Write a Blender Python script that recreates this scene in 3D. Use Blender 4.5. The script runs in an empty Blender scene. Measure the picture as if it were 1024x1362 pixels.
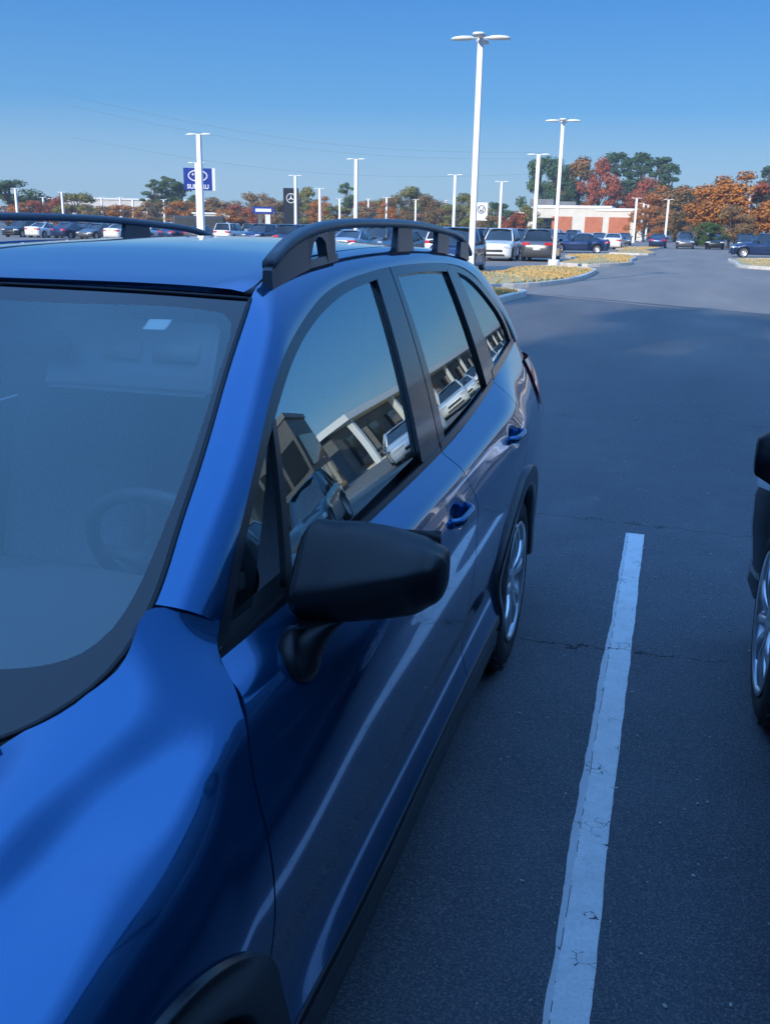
import bpy, bmesh, math, random
import numpy as np
from mathutils import Vector, Matrix
R = math.radians
S = bpy.context.scene
COL = S.collection
random.seed(7)

# ------------------------------------------------------------------ camera
CX, CY, CZ = 1.364, -0.869, 1.691
YAW, PIT, ROL, FPX = 0.283, 0.293, 0.019, 1260.0
cam_d = bpy.data.cameras.new("camera")
cam = bpy.data.objects.new("camera", cam_d)
COL.objects.link(cam)
fw = Vector((-math.sin(YAW)*math.cos(PIT), math.cos(YAW)*math.cos(PIT), -math.sin(PIT)))
rr = Vector((math.cos(YAW), math.sin(YAW), 0))
uu = rr.cross(fw)
r2 = rr*math.cos(ROL)+uu*math.sin(ROL)
u2 = -rr*math.sin(ROL)+uu*math.cos(ROL)
M = Matrix((r2, u2, -fw)).transposed().to_4x4()
M.translation = Vector((CX, CY, CZ))
cam.matrix_world = M
cam_d.sensor_fit = 'HORIZONTAL'
cam_d.sensor_width = 36
cam_d.lens = 36*FPX/1024
cam_d.clip_start = 0.05
cam_d.clip_end = 6000
S.camera = cam

# ------------------------------------------------------------------ light
SUN_EL, SUN_AZ = 20.0, 196.0      # azimuth clockwise from +Y
W = bpy.data.worlds.new("World"); S.world = W
W.use_nodes = True
nt = W.node_tree
bg = nt.nodes['Background']
sky = nt.nodes.new('ShaderNodeTexSky')
sky.sky_type = 'NISHITA'; sky.sun_disc = False
sky.sun_elevation = R(SUN_EL); sky.sun_rotation = R(SUN_AZ)
sky.air_density = 1.0; sky.dust_density = 0.6; sky.ozone_density = 2.5
# tinted physical sky plus elevation ramp: pale horizon, light added overhead to lift shade
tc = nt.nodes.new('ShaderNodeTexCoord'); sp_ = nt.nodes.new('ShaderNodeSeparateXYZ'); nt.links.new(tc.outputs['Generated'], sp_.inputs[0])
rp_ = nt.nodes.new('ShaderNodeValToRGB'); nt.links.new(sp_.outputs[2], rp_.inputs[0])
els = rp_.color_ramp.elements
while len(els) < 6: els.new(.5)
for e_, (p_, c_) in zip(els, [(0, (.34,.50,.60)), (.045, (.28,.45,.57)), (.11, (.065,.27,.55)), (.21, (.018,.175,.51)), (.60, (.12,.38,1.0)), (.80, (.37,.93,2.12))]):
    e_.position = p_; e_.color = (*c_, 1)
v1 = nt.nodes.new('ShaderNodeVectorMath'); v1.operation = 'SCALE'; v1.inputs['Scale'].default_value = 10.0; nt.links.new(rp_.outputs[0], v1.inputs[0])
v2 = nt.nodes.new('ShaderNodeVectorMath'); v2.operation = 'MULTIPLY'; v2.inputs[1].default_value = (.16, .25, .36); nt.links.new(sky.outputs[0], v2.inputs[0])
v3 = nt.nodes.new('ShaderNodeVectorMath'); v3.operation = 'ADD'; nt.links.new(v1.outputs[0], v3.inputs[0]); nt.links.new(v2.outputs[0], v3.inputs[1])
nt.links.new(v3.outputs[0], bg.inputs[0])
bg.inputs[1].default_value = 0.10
sd = bpy.data.lights.new("sun", 'SUN'); so = bpy.data.objects.new("sun", sd); COL.objects.link(so)
sd.energy = 4.8; sd.angle = R(0.53); sd.color = (1.0, 0.93, 0.82)
sv = Vector((math.sin(R(SUN_AZ))*math.cos(R(SUN_EL)), math.cos(R(SUN_AZ))*math.cos(R(SUN_EL)), math.sin(R(SUN_EL))))
so.rotation_euler = sv.to_track_quat('Z', 'Y').to_euler()
so.location = sv*50
S.view_settings.view_transform = 'Standard'
S.view_settings.look = 'None'
S.view_settings.exposure = 0.0
S.view_settings.gamma = 1

# ------------------------------------------------------------------ materials
def mat(name, col=(.5,.5,.5), rough=.5, metal=0.0, coat=0.0, crough=.03, spec=.5, emit=None):
    m = bpy.data.materials.new(name); m.use_nodes = True
    b = m.node_tree.nodes['Principled BSDF']
    b.inputs['Base Color'].default_value = (*col, 1)
    b.inputs['Roughness'].default_value = rough
    b.inputs['Metallic'].default_value = metal
    b.inputs['Coat Weight'].default_value = coat
    b.inputs['Coat Roughness'].default_value = crough
    b.inputs['Specular IOR Level'].default_value = spec
    return m
class NT:
    """tiny node helper"""
    def __init__(s, m): s.t = m.node_tree; s.b = s.t.nodes['Principled BSDF']
    def n(s, typ, **k):
        o = s.t.nodes.new('ShaderNode'+typ)
        for a, v in k.items(): setattr(o, a, v)
        return o
    def l(s, a, b): s.t.links.new(a, b)
    def coord(s, kind='Object'): return s.n('TexCoord').outputs[kind]
    def noise(s, vec, scale, detail=3, rough=.55):
        o = s.n('TexNoise'); s.l(vec, o.inputs['Vector'])
        o.inputs['Scale'].default_value = scale; o.inputs['Detail'].default_value = detail; o.inputs['Roughness'].default_value = rough
        return o.outputs['Fac']
    def ramp(s, fac, stops):
        o = s.n('ValToRGB'); s.l(fac, o.inputs[0]); e = o.color_ramp.elements
        while len(e) < len(stops): e.new(.5)
        for i, (p, c) in enumerate(stops):
            e[i].position = p; e[i].color = (*c, 1) if len(c) == 3 else c
        return o.outputs[0]
    def mix(s, f, a, b, mode='MIX'):
        o = s.n('Mix', data_type='RGBA', blend_type=mode)
        if isinstance(f, (int, float)): o.inputs[0].default_value = f
        else: s.l(f, o.inputs[0])
        for i, v in ((6, a), (7, b)):
            if isinstance(v, tuple): o.inputs[i].default_value = (*v, 1)
            else: s.l(v, o.inputs[i])
        return o.outputs[2]
    def math(s, op, a, b=0.0, c=None):
        o = s.n('Math', operation=op)
        for i, v in enumerate((a, b) if c is None else (a, b, c)):
            if isinstance(v, (int, float)): o.inputs[i].default_value = v
            else: s.l(v, o.inputs[i])
        return o.outputs[0]
    def bump(s, h, strength=.3, dist=.01):
        o = s.n('Bump'); s.l(h, o.inputs['Height']); o.inputs['Strength'].default_value = strength; o.inputs['Distance'].default_value = dist
        s.l(o.outputs[0], s.b.inputs['Normal'])

def m_noise(name, c1, c2, scale, rough=.8, bump=0, c3=None, detail=4, lo=.35, hi=.65, dist=.01):
    m = mat(name, c1, rough); k = NT(m)
    f = k.noise(k.coord(), scale, detail)
    st = [(lo, c1), (hi, c2)] if c3 is None else [(lo, c1), ((lo+hi)/2, c2), (hi, c3)]
    k.l(k.ramp(f, st), k.b.inputs['Base Color'])
    if bump: k.bump(f, bump, dist)
    return m

def m_paint(name, col, metal=.5, rough=.32):
    m = mat(name, col, rough, metal, 1.0, .015); k = NT(m)
    f = k.noise(k.coord(), 900, 1)
    k.l(k.mix(f, tuple(c*.8 for c in col), tuple(min(1, c*1.2) for c in col)), k.b.inputs['Base Color'])
    return m

def m_glass(name, tint, ior=1.5, dirt=0.0, dcol=(.5,.55,.6), gcol=(1,1,1)):
    m = bpy.data.materials.new(name); m.use_nodes = True
    t = m.node_tree; t.nodes.clear()
    out = t.nodes.new('ShaderNodeOutputMaterial'); fr = t.nodes.new('ShaderNodeFresnel'); fr.inputs[0].default_value = ior
    tr = t.nodes.new('ShaderNodeBsdfTransparent'); tr.inputs[0].default_value = (*tint, 1)
    gl = t.nodes.new('ShaderNodeBsdfGlossy'); gl.inputs['Roughness'].default_value = 0.0; gl.inputs[0].default_value = (*gcol, 1)
    df = t.nodes.new('ShaderNodeBsdfDiffuse'); df.inputs[0].default_value = (*dcol, 1)
    m0 = t.nodes.new('ShaderNodeMixShader'); m0.inputs[0].default_value = dirt
    t.links.new(tr.outputs[0], m0.inputs[1]); t.links.new(df.outputs[0], m0.inputs[2])
    mx = t.nodes.new('ShaderNodeMixShader')
    t.links.new(fr.outputs[0], mx.inputs[0]); t.links.new(m0.outputs[0], mx.inputs[1]); t.links.new(gl.outputs[0], mx.inputs[2])
    t.links.new(mx.outputs[0], out.inputs[0])
    return m

BLUE = m_paint('blue_paint', (.004, .100, .255), .80, .13)
TRIM = m_noise('black_plastic', (.006,.007,.009), (.011,.012,.015), 600, .38, .05, dist=.0005)
TRIM.node_tree.nodes['Principled BSDF'].inputs['Specular IOR Level'].default_value = .3
TRIM3 = m_noise('cladding_plastic', (.008,.009,.011), (.013,.014,.017), 500, .26, .03, dist=.0004)
FRAME = mat('frame_black', (.020,.020,.022), .26, 0, .35, .08)
RUBBER = m_noise('tyre_rubber', (.012,.012,.012), (.025,.025,.024), 30, .8)
ALLOY = mat('alloy', (.62,.63,.65), .28, .9, .4)
DARKM = mat('dark_metal', (.02,.02,.02), .6)
SHELL = mat('shell_black', (.004,.004,.004), .9)
GLASS_W = m_glass('windscreen_glass', (.95,.97,.97), 1.78, .055, (.45,.55,.62), (.80,1,1))
GLASS_S = m_glass('side_glass', (.62,.68,.67), 7.0, .01, (.5,.5,.5), (.88,1,1))
FRIT = mat('ceramic_frit', (.006,.007,.010), .06, 0, .25, .01, spec=.5)
SEATM = m_noise('seat_cloth', (.40,.41,.42), (.52,.53,.54), 200, .9, .2, dist=.001)
LINER = mat('head_liner', (.80,.80,.80), .95)
TRIMIN = mat('cabin_trim', (.13,.135,.14), .7)
REDL = mat('red_lens', (.55,.02,.025), .12, 0, 1, .02)
CLEARL = mat('clear_lens', (.7,.72,.74), .15, .3, 1, .02)
MIRR = mat('mirror_glass', (.9,.9,.9), .02, 1.0)
WHITEP = m_noise('white_pole_paint', (.74,.74,.73), (.82,.82,.80), 6, .45)
LABEL = mat('paper_label', (.75,.75,.68), .6)

# ------------------------------------------------------------------ objects
PARENTINV = {}
def tag(o, label, cat=None, group=None, kind=None):
    if label: o['label'] = label
    if cat: o['category'] = cat
    if group: o['group'] = group
    if kind: o['kind'] = kind
    return o
def thing(name, label, cat, loc=(0,0,0), rz=0, group=None):
    o = bpy.data.objects.new(name, None); COL.objects.link(o)
    o.location = loc; o.rotation_euler = (0, 0, rz); o.empty_display_size = .2
    tag(o, label, cat, group)
    return o
def link_mesh(name, me, m, parent=None, world=False, origin=None):
    o = bpy.data.objects.new(name, me); COL.objects.link(o)
    if isinstance(m, (list, tuple)):
        for x in m: me.materials.append(x)
    elif m: me.materials.append(m)
    if parent is not None:
        o.parent = parent
        if world:
            root = parent
            while root.parent: root = root.parent
            if parent is root: o.matrix_parent_inverse = Matrix.Translation(-root.location)
    return o
def obj(name, bm, m, parent=None, smooth=True, world=False, normals=False):
    me = bpy.data.meshes.new(name)
    if normals: bmesh.ops.recalc_face_normals(bm, faces=bm.faces)
    for f in bm.faces: f.smooth = smooth
    bm.to_mesh(me); bm.free()
    return link_mesh(name, me, m, parent, world)
def copy_tree(o, parent=None, loc=None, rz=None, drop=()):
    c = o.copy(); COL.objects.link(c)
    if parent: c.parent = parent
    if loc is not None: c.location = loc
    if rz is not None: c.rotation_euler = (0, 0, rz)
    for ch in list(o.children):
        if ch.name.split('.')[0] in drop: continue
        copy_tree(ch, c)
    return c

# ------------------------------------------------------------------ mesh helpers
def box(bm, c, s, rz=0, bev=0, mi=0, M0=None):
    g = bmesh.ops.create_cube(bm, size=1)
    M1 = Matrix.Translation(c) @ Matrix.Rotation(rz, 4, 'Z') @ Matrix.Diagonal((*s, 1))
    if M0 is not None: M1 = M0 @ M1
    bmesh.ops.transform(bm, matrix=M1, verts=g['verts'])
    fs = set(f for v in g['verts'] for f in v.link_faces)
    for f in fs: f.material_index = mi
    if bev:
        es = list(set(e for v in g['verts'] for e in v.link_edges))
        bmesh.ops.bevel(bm, geom=es, offset=bev, segments=2, affect='EDGES', profile=.5)
def loft(bm, rings, close=True, cap=False, mi=0, closer=False):
    vs = [[bm.verts.new(p) for p in r] for r in rings]
    n = len(vs[0])
    for a, b in zip(vs[:-1], vs[1:]):
        for i in range(n if close else n-1):
            j = (i+1) % n
            try: f = bm.faces.new((a[i], a[j], b[j], b[i])); f.material_index = mi
            except ValueError: pass
    if cap:
        for r in (vs[0][::-1], vs[-1]):
            try: f = bm.faces.new(r); f.material_index = mi
            except ValueError: pass
    return vs
def tube(bm, pts, rad, n=8, cap=True, mi=0):
    pts = [Vector(p) for p in pts]; rings = []
    for i, p in enumerate(pts):
        d = (pts[min(i+1, len(pts)-1)]-pts[max(i-1, 0)]).normalized()
        a = d.orthogonal().normalized() if i == 0 else (a-d*a.dot(d)).normalized()
        b = d.cross(a); r = rad[i] if isinstance(rad, (list, tuple)) else rad
        rings.append([p+(a*math.cos(2*math.pi*k/n)+b*math.sin(2*math.pi*k/n))*r for k in range(n)])
    loft(bm, rings, True, cap, mi)
def lathe_x(bm, prof, cx, cy, cz, n=40, sgn=1, mi=0):
    """prof: list of (x offset, radius); axis along X"""
    rings = [[(cx+sgn*x, cy+r*math.cos(2*math.pi*k/n), cz+r*math.sin(2*math.pi*k/n)) for k in range(n)] for x, r in prof]
    return loft(bm, rings, True, False, mi)
def nspline(t, y):
    """natural cubic spline -> callable (numpy)"""
    t = np.asarray(t, float); y = np.asarray(y, float); n = len(t); h = np.diff(t)
    A = np.zeros((n, n)); b = np.zeros((n,)+y.shape[1:]); A[0, 0] = A[-1, -1] = 1
    for i in range(1, n-1):
        A[i, i-1] = h[i-1]; A[i, i] = 2*(h[i-1]+h[i]); A[i, i+1] = h[i]
        b[i] = 3*((y[i+1]-y[i])/h[i]-(y[i]-y[i-1])/h[i-1])
    c = np.linalg.solve(A, b)
    def f(x):
        x = np.clip(np.atleast_1d(np.asarray(x, float)), t[0], t[-1])
        i = np.clip(np.searchsorted(t, x, side='right')-1, 0, n-2); d = x-t[i]; hh = h[i]
        if y.ndim > 1: d = d[:, None]; hh = hh[:, None]
        bb = (y[i+1]-y[i])/hh-hh*(2*c[i]+c[i+1])/3; dd = (c[i+1]-c[i])/(3*hh)
        return y[i]+bb*d+c[i]*d*d+dd*d**3
    return f
def curve3(pts, n):
    p = np.array(pts, float); s = np.r_[0, np.cumsum(np.linalg.norm(np.diff(p, axis=0), axis=1))]
    return nspline(s, p)(np.linspace(0, s[-1], n))
def grid_bm(P, flip=False):
    bm = bmesh.new()
    vs = [[bm.verts.new(tuple(q)) for q in row] for row in P]
    for i in range(len(vs)-1):
        for j in range(len(vs[0])-1):
            q = (vs[i][j], vs[i+1][j], vs[i+1][j+1], vs[i][j+1])
            bm.faces.new(q[::-1] if flip else q)
    return bm
def lip(bm, depth=.014):
    """turn every free edge inwards so that panels have real thickness and gaps between them"""
    bm.normal_update()
    bd = [e for e in bm.edges if e.is_boundary]
    nm = {v: v.normal.copy() for e in bd for v in e.verts}
    for e in bd: e.smooth = False
    g = bmesh.ops.extrude_edge_only(bm, edges=bd)
    nv = [x for x in g['geom'] if isinstance(x, bmesh.types.BMVert)]
    co = {tuple(round(c, 6) for c in v.co): n for v, n in nm.items()}
    for v in nv:
        n = co.get(tuple(round(c, 6) for c in v.co))
        if n: v.co -= n*depth
def cut_line(bm, y0, z0, y1, z1, sel=None, clear=False):
    """bisect with the plane through the line (y0,z0)-(y1,z1), parallel to X; clear -> remove the right side"""
    d = Vector((0, y1-y0, z1-z0)).normalized(); n = Vector((1, 0, 0)).cross(d)
    fs = [f for f in bm.faces if sel is None or sel(f)]
    ge = list(set([v for f in fs for v in f.verts]))+list(set(e for f in fs for e in f.edges))+fs
    if fs: bmesh.ops.bisect_plane(bm, geom=ge, dist=1e-6, plane_co=(0, y0, z0), plane_no=n, clear_outer=False, clear_inner=clear)
def cut_arch(bm, cy, cz, r, n=36):
    pts = [(cy+r*math.cos(a), cz+r*math.sin(a)) for a in [2*math.pi*k/n for k in range(n+1)]]
    sel = lambda f: any((v.co.y-cy)**2+(v.co.z-cz)**2 < (r*1.12)**2 for v in f.verts) or abs(f.calc_center_median().y-cy) < r*.9 and f.calc_center_median().z < cz+r
    for a, b in zip(pts[:-1], pts[1:]):
        cut_line(bm, *a, *b, sel=lambda f, m=((a[0]+b[0])/2, (a[1]+b[1])/2): any((v.co.y-m[0])**2+(v.co.z-m[1])**2 < .09**2 for v in f.verts))
    ri = r*math.cos(math.pi/n)
    dl = []
    for f in bm.faces:
        c = f.calc_center_median()
        if (c.y-cy)**2+(c.z-cz)**2 < ri*ri: dl.append(f)
    bmesh.ops.delete(bm, geom=dl, context='FACES')

# ================================================================== hero car
suv = thing('parked_suv', 'blue suv in the foreground with black door mirror and black roof rails', 'suv', (0, 1.3, 0))
DY = [.20, .30, .60, 1.0, 1.7, 2.3, 2.65, 3.0, 3.3, 3.52, 3.66]
_d1 = [(.787,1.078),(.811,1.059),(.842,1.030),(.862,.990),(.883,.944),(.889,.856),(.889,.775),(.8845,.69),(.876,.60),(.867,.53),(.868,.463),(.889,.40)]
DT = [
 [(.742,1.050),(.768,1.036),(.803,1.018),(.828,.982),(.852,.916),(.875,.845),(.887,.77),(.888,.70),(.878,.61),(.870,.54),(.870,.475),(.876,.40)],
 [(.757,1.054),(.780,1.040),(.812,1.020),(.833,.985),(.853,.922),(.874,.85),(.886,.77),(.887,.70),(.877,.61),(.868,.54),(.868,.475),(.877,.40)],
 [(.779,1.067),(.802,1.051),(.832,1.027),(.852,.989),(.872,.936),(.883,.860),(.887,.785),(.884,.70),(.876,.61),(.867,.54),(.868,.465),(.886,.40)],
 _d1,
 [(.785,1.083),(.811,1.062),(.844,1.033),(.865,.992),(.885,.946),(.890,.858),(.890,.775),(.8855,.69),(.877,.60),(.868,.53),(.869,.463),(.890,.40)],
 [(.772,1.115),(.803,1.088),(.842,1.052),(.866,1.008),(.888,.958),(.897,.875),(.898,.79),(.892,.71),(.884,.62),(.875,.54),(.876,.465),(.891,.40)],
 [(.757,1.148),(.793,1.114),(.835,1.070),(.865,1.022),(.892,.968),(.897,.88),(.901,.81),(.901,.73),(.897,.64),(.890,.56),(.885,.48),(.885,.40)],
 [(.737,1.180),(.772,1.130),(.812,1.068),(.845,1.01),(.868,.95),(.884,.88),(.891,.81),(.893,.73),(.890,.64),(.885,.56),(.880,.48),(.88,.40)],
 [(.713,1.215),(.748,1.155),(.788,1.085),(.818,1.02),(.842,.955),(.858,.885),(.867,.81),(.870,.73),(.870,.64),(.866,.56),(.862,.48),(.86,.40)],
 [(.685,1.235),(.722,1.165),(.760,1.090),(.790,1.02),(.812,.955),(.828,.885),(.838,.81),(.842,.73),(.842,.64),(.838,.56),(.834,.48),(.83,.40)],
 [(.640,1.230),(.680,1.160),(.715,1.090),(.742,1.02),(.762,.955),(.776,.885),(.786,.81),(.790,.73),(.790,.64),(.786,.56),(.782,.48),(.778,.40)]]
FY = [-.93, -.72, -.5, -.3, -.13, .04, .11, .18, .255, .312, .352]
FT = [
 [(.47,.80),(.56,.785),(.63,.76),(.67,.725),(.695,.68),(.71,.63),(.715,.58),(.715,.53),(.71,.49),(.70,.45),(.69,.42),(.68,.38)],
 [(.53,.885),(.63,.875),(.70,.85),(.75,.81),(.785,.76),(.805,.70),(.815,.64),(.815,.58),(.81,.53),(.805,.48),(.80,.44),(.79,.39)],
 [(.562,.95),(.662,.944),(.710,.905),(.780,.887),(.834,.848),(.862,.765),(.873,.69),(.876,.62),(.873,.56),(.868,.50),(.865,.45),(.86,.40)],
 [(.572,.985),(.676,.979),(.722,.940),(.797,.921),(.854,.880),(.880,.795),(.890,.72),(.893,.65),(.888,.58),(.880,.52),(.875,.46),(.87,.40)],
 [(.590,1.012),(.684,1.007),(.730,.966),(.801,.948),(.857,.903),(.884,.815),(.894,.74),(.896,.68),(.890,.60),(.882,.53),(.878,.47),(.875,.40)],
 [(.600,1.045),(.690,1.031),(.742,.982),(.811,.953),(.857,.902),(.881,.825),(.892,.75),(.893,.69),(.885,.60),(.877,.53),(.874,.47),(.874,.40)],
 [(.650,1.072),(.710,1.052),(.765,.997),(.818,.963),(.858,.903),(.878,.828),(.890,.755),(.891,.69),(.882,.60),(.874,.53),(.873,.47),(.875,.40)],
 [(.690,1.112),(.730,1.072),(.784,1.014),(.824,.972),(.855,.910),(.876,.838),(.889,.76),(.889,.695),(.880,.60),(.872,.54),(.872,.47),(.876,.40)],
 [(.686,1.156),(.738,1.088),(.803,1.019),(.830,.984),(.853,.918),(.875,.845),(.887,.77),(.888,.70),(.878,.61),(.870,.54),(.870,.475),(.876,.40)],
 [(.723,1.130),(.757,1.070),(.811,1.020),(.832,.985),(.853,.921),(.874,.85),(.886,.77),(.887,.70),(.877,.61),(.868,.54),(.868,.475),(.877,.40)],
 [(.753,1.106),(.766,1.064),(.814,1.021),(.834,.986),(.854,.923),(.874,.85),(.886,.77),(.887,.70),(.877,.61),(.868,.54),(.868,.475),(.877,.40)]]
NV = 61
def section_fn(Y, T):
    T = np.array(T, float)                      # stations x guides x 2
    fk = [nspline(Y, T[:, k, :]) for k in range(T.shape[1])]
    def sec(y):
        P = np.array([f(y)[0] for f in fk])      # guides x 2
        s = np.r_[0, np.cumsum(np.linalg.norm(np.diff(P, axis=0), axis=1))]; s /= s[-1]
        Q = nspline(s, P)(np.linspace(0, 1, NV))
        return Q
    return sec
SEC_D = section_fn(DY, DT); SEC_F = section_fn(FY, FT)
_ys = np.linspace(.2, 3.66, 120); _tab = np.array([SEC_D(y) for y in _ys])
_yf = np.linspace(-.93, .352, 62); _tabf = np.array([SEC_F(y) for y in _yf])
def side_pt(y, v, front=False):
    """point on the body side at station y, v in 0..1 from belt to sill"""
    ys, tb = (_yf, _tabf) if front else (_ys, _tab)
    i = min(max((y-ys[0])/(ys[1]-ys[0]), 0), len(ys)-1.0001); a = int(i); fr = i-a
    j = min(max(v*(NV-1), 0), NV-1.0001); b = int(j); fj = j-b
    q = (tb[a, b]*(1-fr)+tb[a+1, b]*fr)*(1-fj)+(tb[a, b+1]*(1-fr)+tb[a+1, b+1]*fr)*fj
    return np.array([q[0], y, q[1]])
def side_x(y, z):
    front = y < .25
    ys, tb = (_yf, _tabf) if front else (_ys, _tab)
    i = min(max((y-ys[0])/(ys[1]-ys[0]), 0), len(ys)-1.0001); a = int(i); fr = i-a
    q = tb[a]*(1-fr)+tb[a+1]*fr
    return float(np.interp(-z, -q[:, 1], q[:, 0]))
def gx(y, z):
    t = z-1.0
    return .805-.27*t-.20*t*t*(t > 0)-.010*max(y-1.9, 0)**2-.10*max(.9-y, 0)**2
def edge_y(f, v, front):
    y = f(.9)
    for _ in range(14):
        z = side_pt(y, v, front)[2]; y = y*.35+f(z)*.65
    return y
def panel(name, ya, yb, front=False, nu=60, arches=(), v0=0, v1=1, sgn=1, parent=None, m=None, dents=None):
    """body panel between two edge curves ya(v), yb(v)"""
    P = []; ends = {}
    for i in range(nu+1):
        row = []
        for j in range(NV):
            v = v0+(v1-v0)*j/(NV-1)
            if i == 0 or j not in ends: ends[j] = (edge_y(ya, v, front), edge_y(yb, v, front))
            ea, eb = ends[j]; y = ea+(eb-ea)*i/nu
            p = side_pt(y, v, front)
            if dents: p = dents(p)
            row.append((p[0]*sgn, p[1], p[2]))
        P.append(row)
    bm = grid_bm(P, flip=(sgn > 0))
    for a in arches: cut_arch(bm, *a)
    lip(bm)
    return obj(name, bm, m or BLUE, parent or suv, world=True)
interp = lambda xs, ys: (lambda v: float(np.interp(v, xs, ys)))
ARF = (-.17, .36, .458); ARR = (2.66, .355, .458)
GAP = .0028
def smooth_c(xs, ys):
    f = nspline(xs, ys); return lambda v: float(f(v)[0])
def zcut(pts):
    pts = sorted(pts); f = nspline([p[0] for p in pts], [p[1] for p in pts]); return lambda z: float(f(z)[0])
cutF = zcut([(.40,.235),(.55,.224),(.70,.221),(.80,.222),(.874,.228),(.927,.239),(.968,.255),(1.004,.276),(1.035,.298),(1.056,.314)])
cutFf = lambda z: cutF(z) if z < 1.056 else float(np.interp(z, [1.056,1.075,1.10,1.13,1.17], [.314,.330,.350,.352,.352]))
cutB = zcut([(.40,1.68),(.60,1.715),(.80,1.725),(.95,1.715),(1.016,1.70),(1.08,1.683)])
cutC = zcut([(.40,2.30),(.60,2.36),(.75,2.48),(.85,2.59),(.95,2.65),(1.05,2.66),(1.15,2.62)])
def _near(y):
    i = (y-_ys[0])/(_ys[1]-_ys[0]); a = int(i); f = i-a
    return _tab[a]*(1-f)+_tab[a+1]*f
def handle_recess(y0, z0):
    def f(p):
        d = ((p[1]-y0)/.060)**2+((p[2]-z0)/.026)**2
        q = p.copy(); q[0] -= .018*math.exp(-d*d*1.2); return q
    return f
HF = (1.50, .955); HR = (2.42, .985)
for s in (1, -1):
    def meet(p):
        w = min(1, max(0, (p[1]-.10)/.11))*min(1, max(0, (1.008-p[2])/.035)); w = w*w*(3-2*w); q = p.copy()
        if w > 0: q[0] = p[0]*(1-w)+w*float(np.interp(-p[2], -_near(max(p[1], .2))[:, 1], _near(max(p[1], .2))[:, 0]))
        return q
    fe = panel('fender', lambda v: -.93, lambda v: cutFf(v)-GAP, True, 90, [ARF], sgn=s, dents=meet)
    fd = panel('front_door', lambda v: cutF(v)+GAP, lambda v: cutB(v)-GAP, False, 90, [], sgn=s, dents=handle_recess(*HF))
    rd = panel('rear_door', lambda v: cutB(v)+GAP, lambda v: cutC(v)-GAP, False, 70, [ARR], sgn=s, dents=handle_recess(*HR))
    qp = panel('quarter_panel', lambda v: cutC(v)+GAP, lambda v: 3.44, False, 60, [ARR], sgn=s)
    if s == 1: FD, RD = fd, rd
    else: FD2, RD2 = fd, rd
    # handles
    for dr, (hy, hz) in ((fd, HF), (rd, HR)):
        bm = bmesh.new()
        pts = [(side_x(hy+d, hz)+o, hy+d, hz+.004) for d, o in ((-.085, -.002), (-.07, .014), (-.03, .023), (.03, .025), (.075, .018), (.09, -.002))]
        pts = curve3(pts, 14)
        rings = []
        for q in pts:
            rings.append([((q[0]+a)*s, q[1], q[2]+b) for a, b in ((-.005,-.013),(.004,-.012),(.008,0),(.004,.012),(-.005,.013),(-.008,0))])
        loft(bm, rings, True, True)
        obj('handle', bm, BLUE, dr, world=False, normals=True).matrix_parent_inverse = Matrix()
# children of children keep world coordinates: their parents' local frame equals the world frame

# dark shell behind the gaps
def shell(sgn):
    bm = bmesh.new(); P = []
    for y in np.linspace(.21, 3.5, 60):
        row = []
        for v in np.linspace(0.0, 1, 20):
            p = side_pt(y, v); row.append(((p[0]-.022)*sgn, p[1], p[2]-.004))
        P.append(row)
    bm = grid_bm(P, flip=(sgn > 0)); cut_arch(bm, ARR[0], ARR[1], .44)
    Q = []
    for y in np.linspace(-.9, .30, 30):
        row = []
        for v in np.linspace(0.14, 1, 20):
            p = side_pt(y, v, True); row.append(((p[0]-.022)*sgn, p[1], p[2]-.006))
        Q.append(row)
    b2 = grid_bm(Q, flip=(sgn > 0)); cut_arch(b2, ARF[0], ARF[1], .44)
    obj('inner_shell', bm, SHELL, suv, world=True); obj('inner_shell', b2, SHELL, suv, world=True)
shell(1); shell(-1)

# cladding round the arches and along the sill
def arch_clad(cy, cz, sgn, a0, a1):
    n = 56; prof = [(-.008, .463), (.010, .464), (.0145, .460), (.016, .448), (.015, .412), (.010, .388), (0, .380), (-.03, .376), (-.10, .378)]
    rings = []
    for i in range(n+1):
        a = a0+(a1-a0)*i/n; ring = []
        for dx, r in prof:
            y = cy+r*math.cos(a); z = cz+r*math.sin(a)
            yy = cy+.462*math.cos(a); zz = cz+.462*math.sin(a)
            ring.append(((side_x(yy, max(zz, .40))+dx)*sgn, y, z))
        rings.append(ring)
    bm = bmesh.new(); loft(bm, rings, False)
    return obj('arch_cladding', bm, TRIM3, suv, world=True, normals=True)
def sill(sgn):
    prof = [(-.012, .404), (.004, .400), (.010, .390), (.011, .372), (.004, .350), (.000, .31), (-.004, .27), (-.02, .240), (-.06, .228), (-.2, .225)]
    rings = []
    for y in np.linspace(.272, 2.225, 60):
        x0 = side_x(y, .405); rings.append([((x0+dx)*sgn, y, z) for dx, z in prof])
    bm = bmesh.new(); loft(bm, rings, False)
    obj('sill_cladding', bm, TRIM3, suv, world=True, normals=True)
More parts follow.
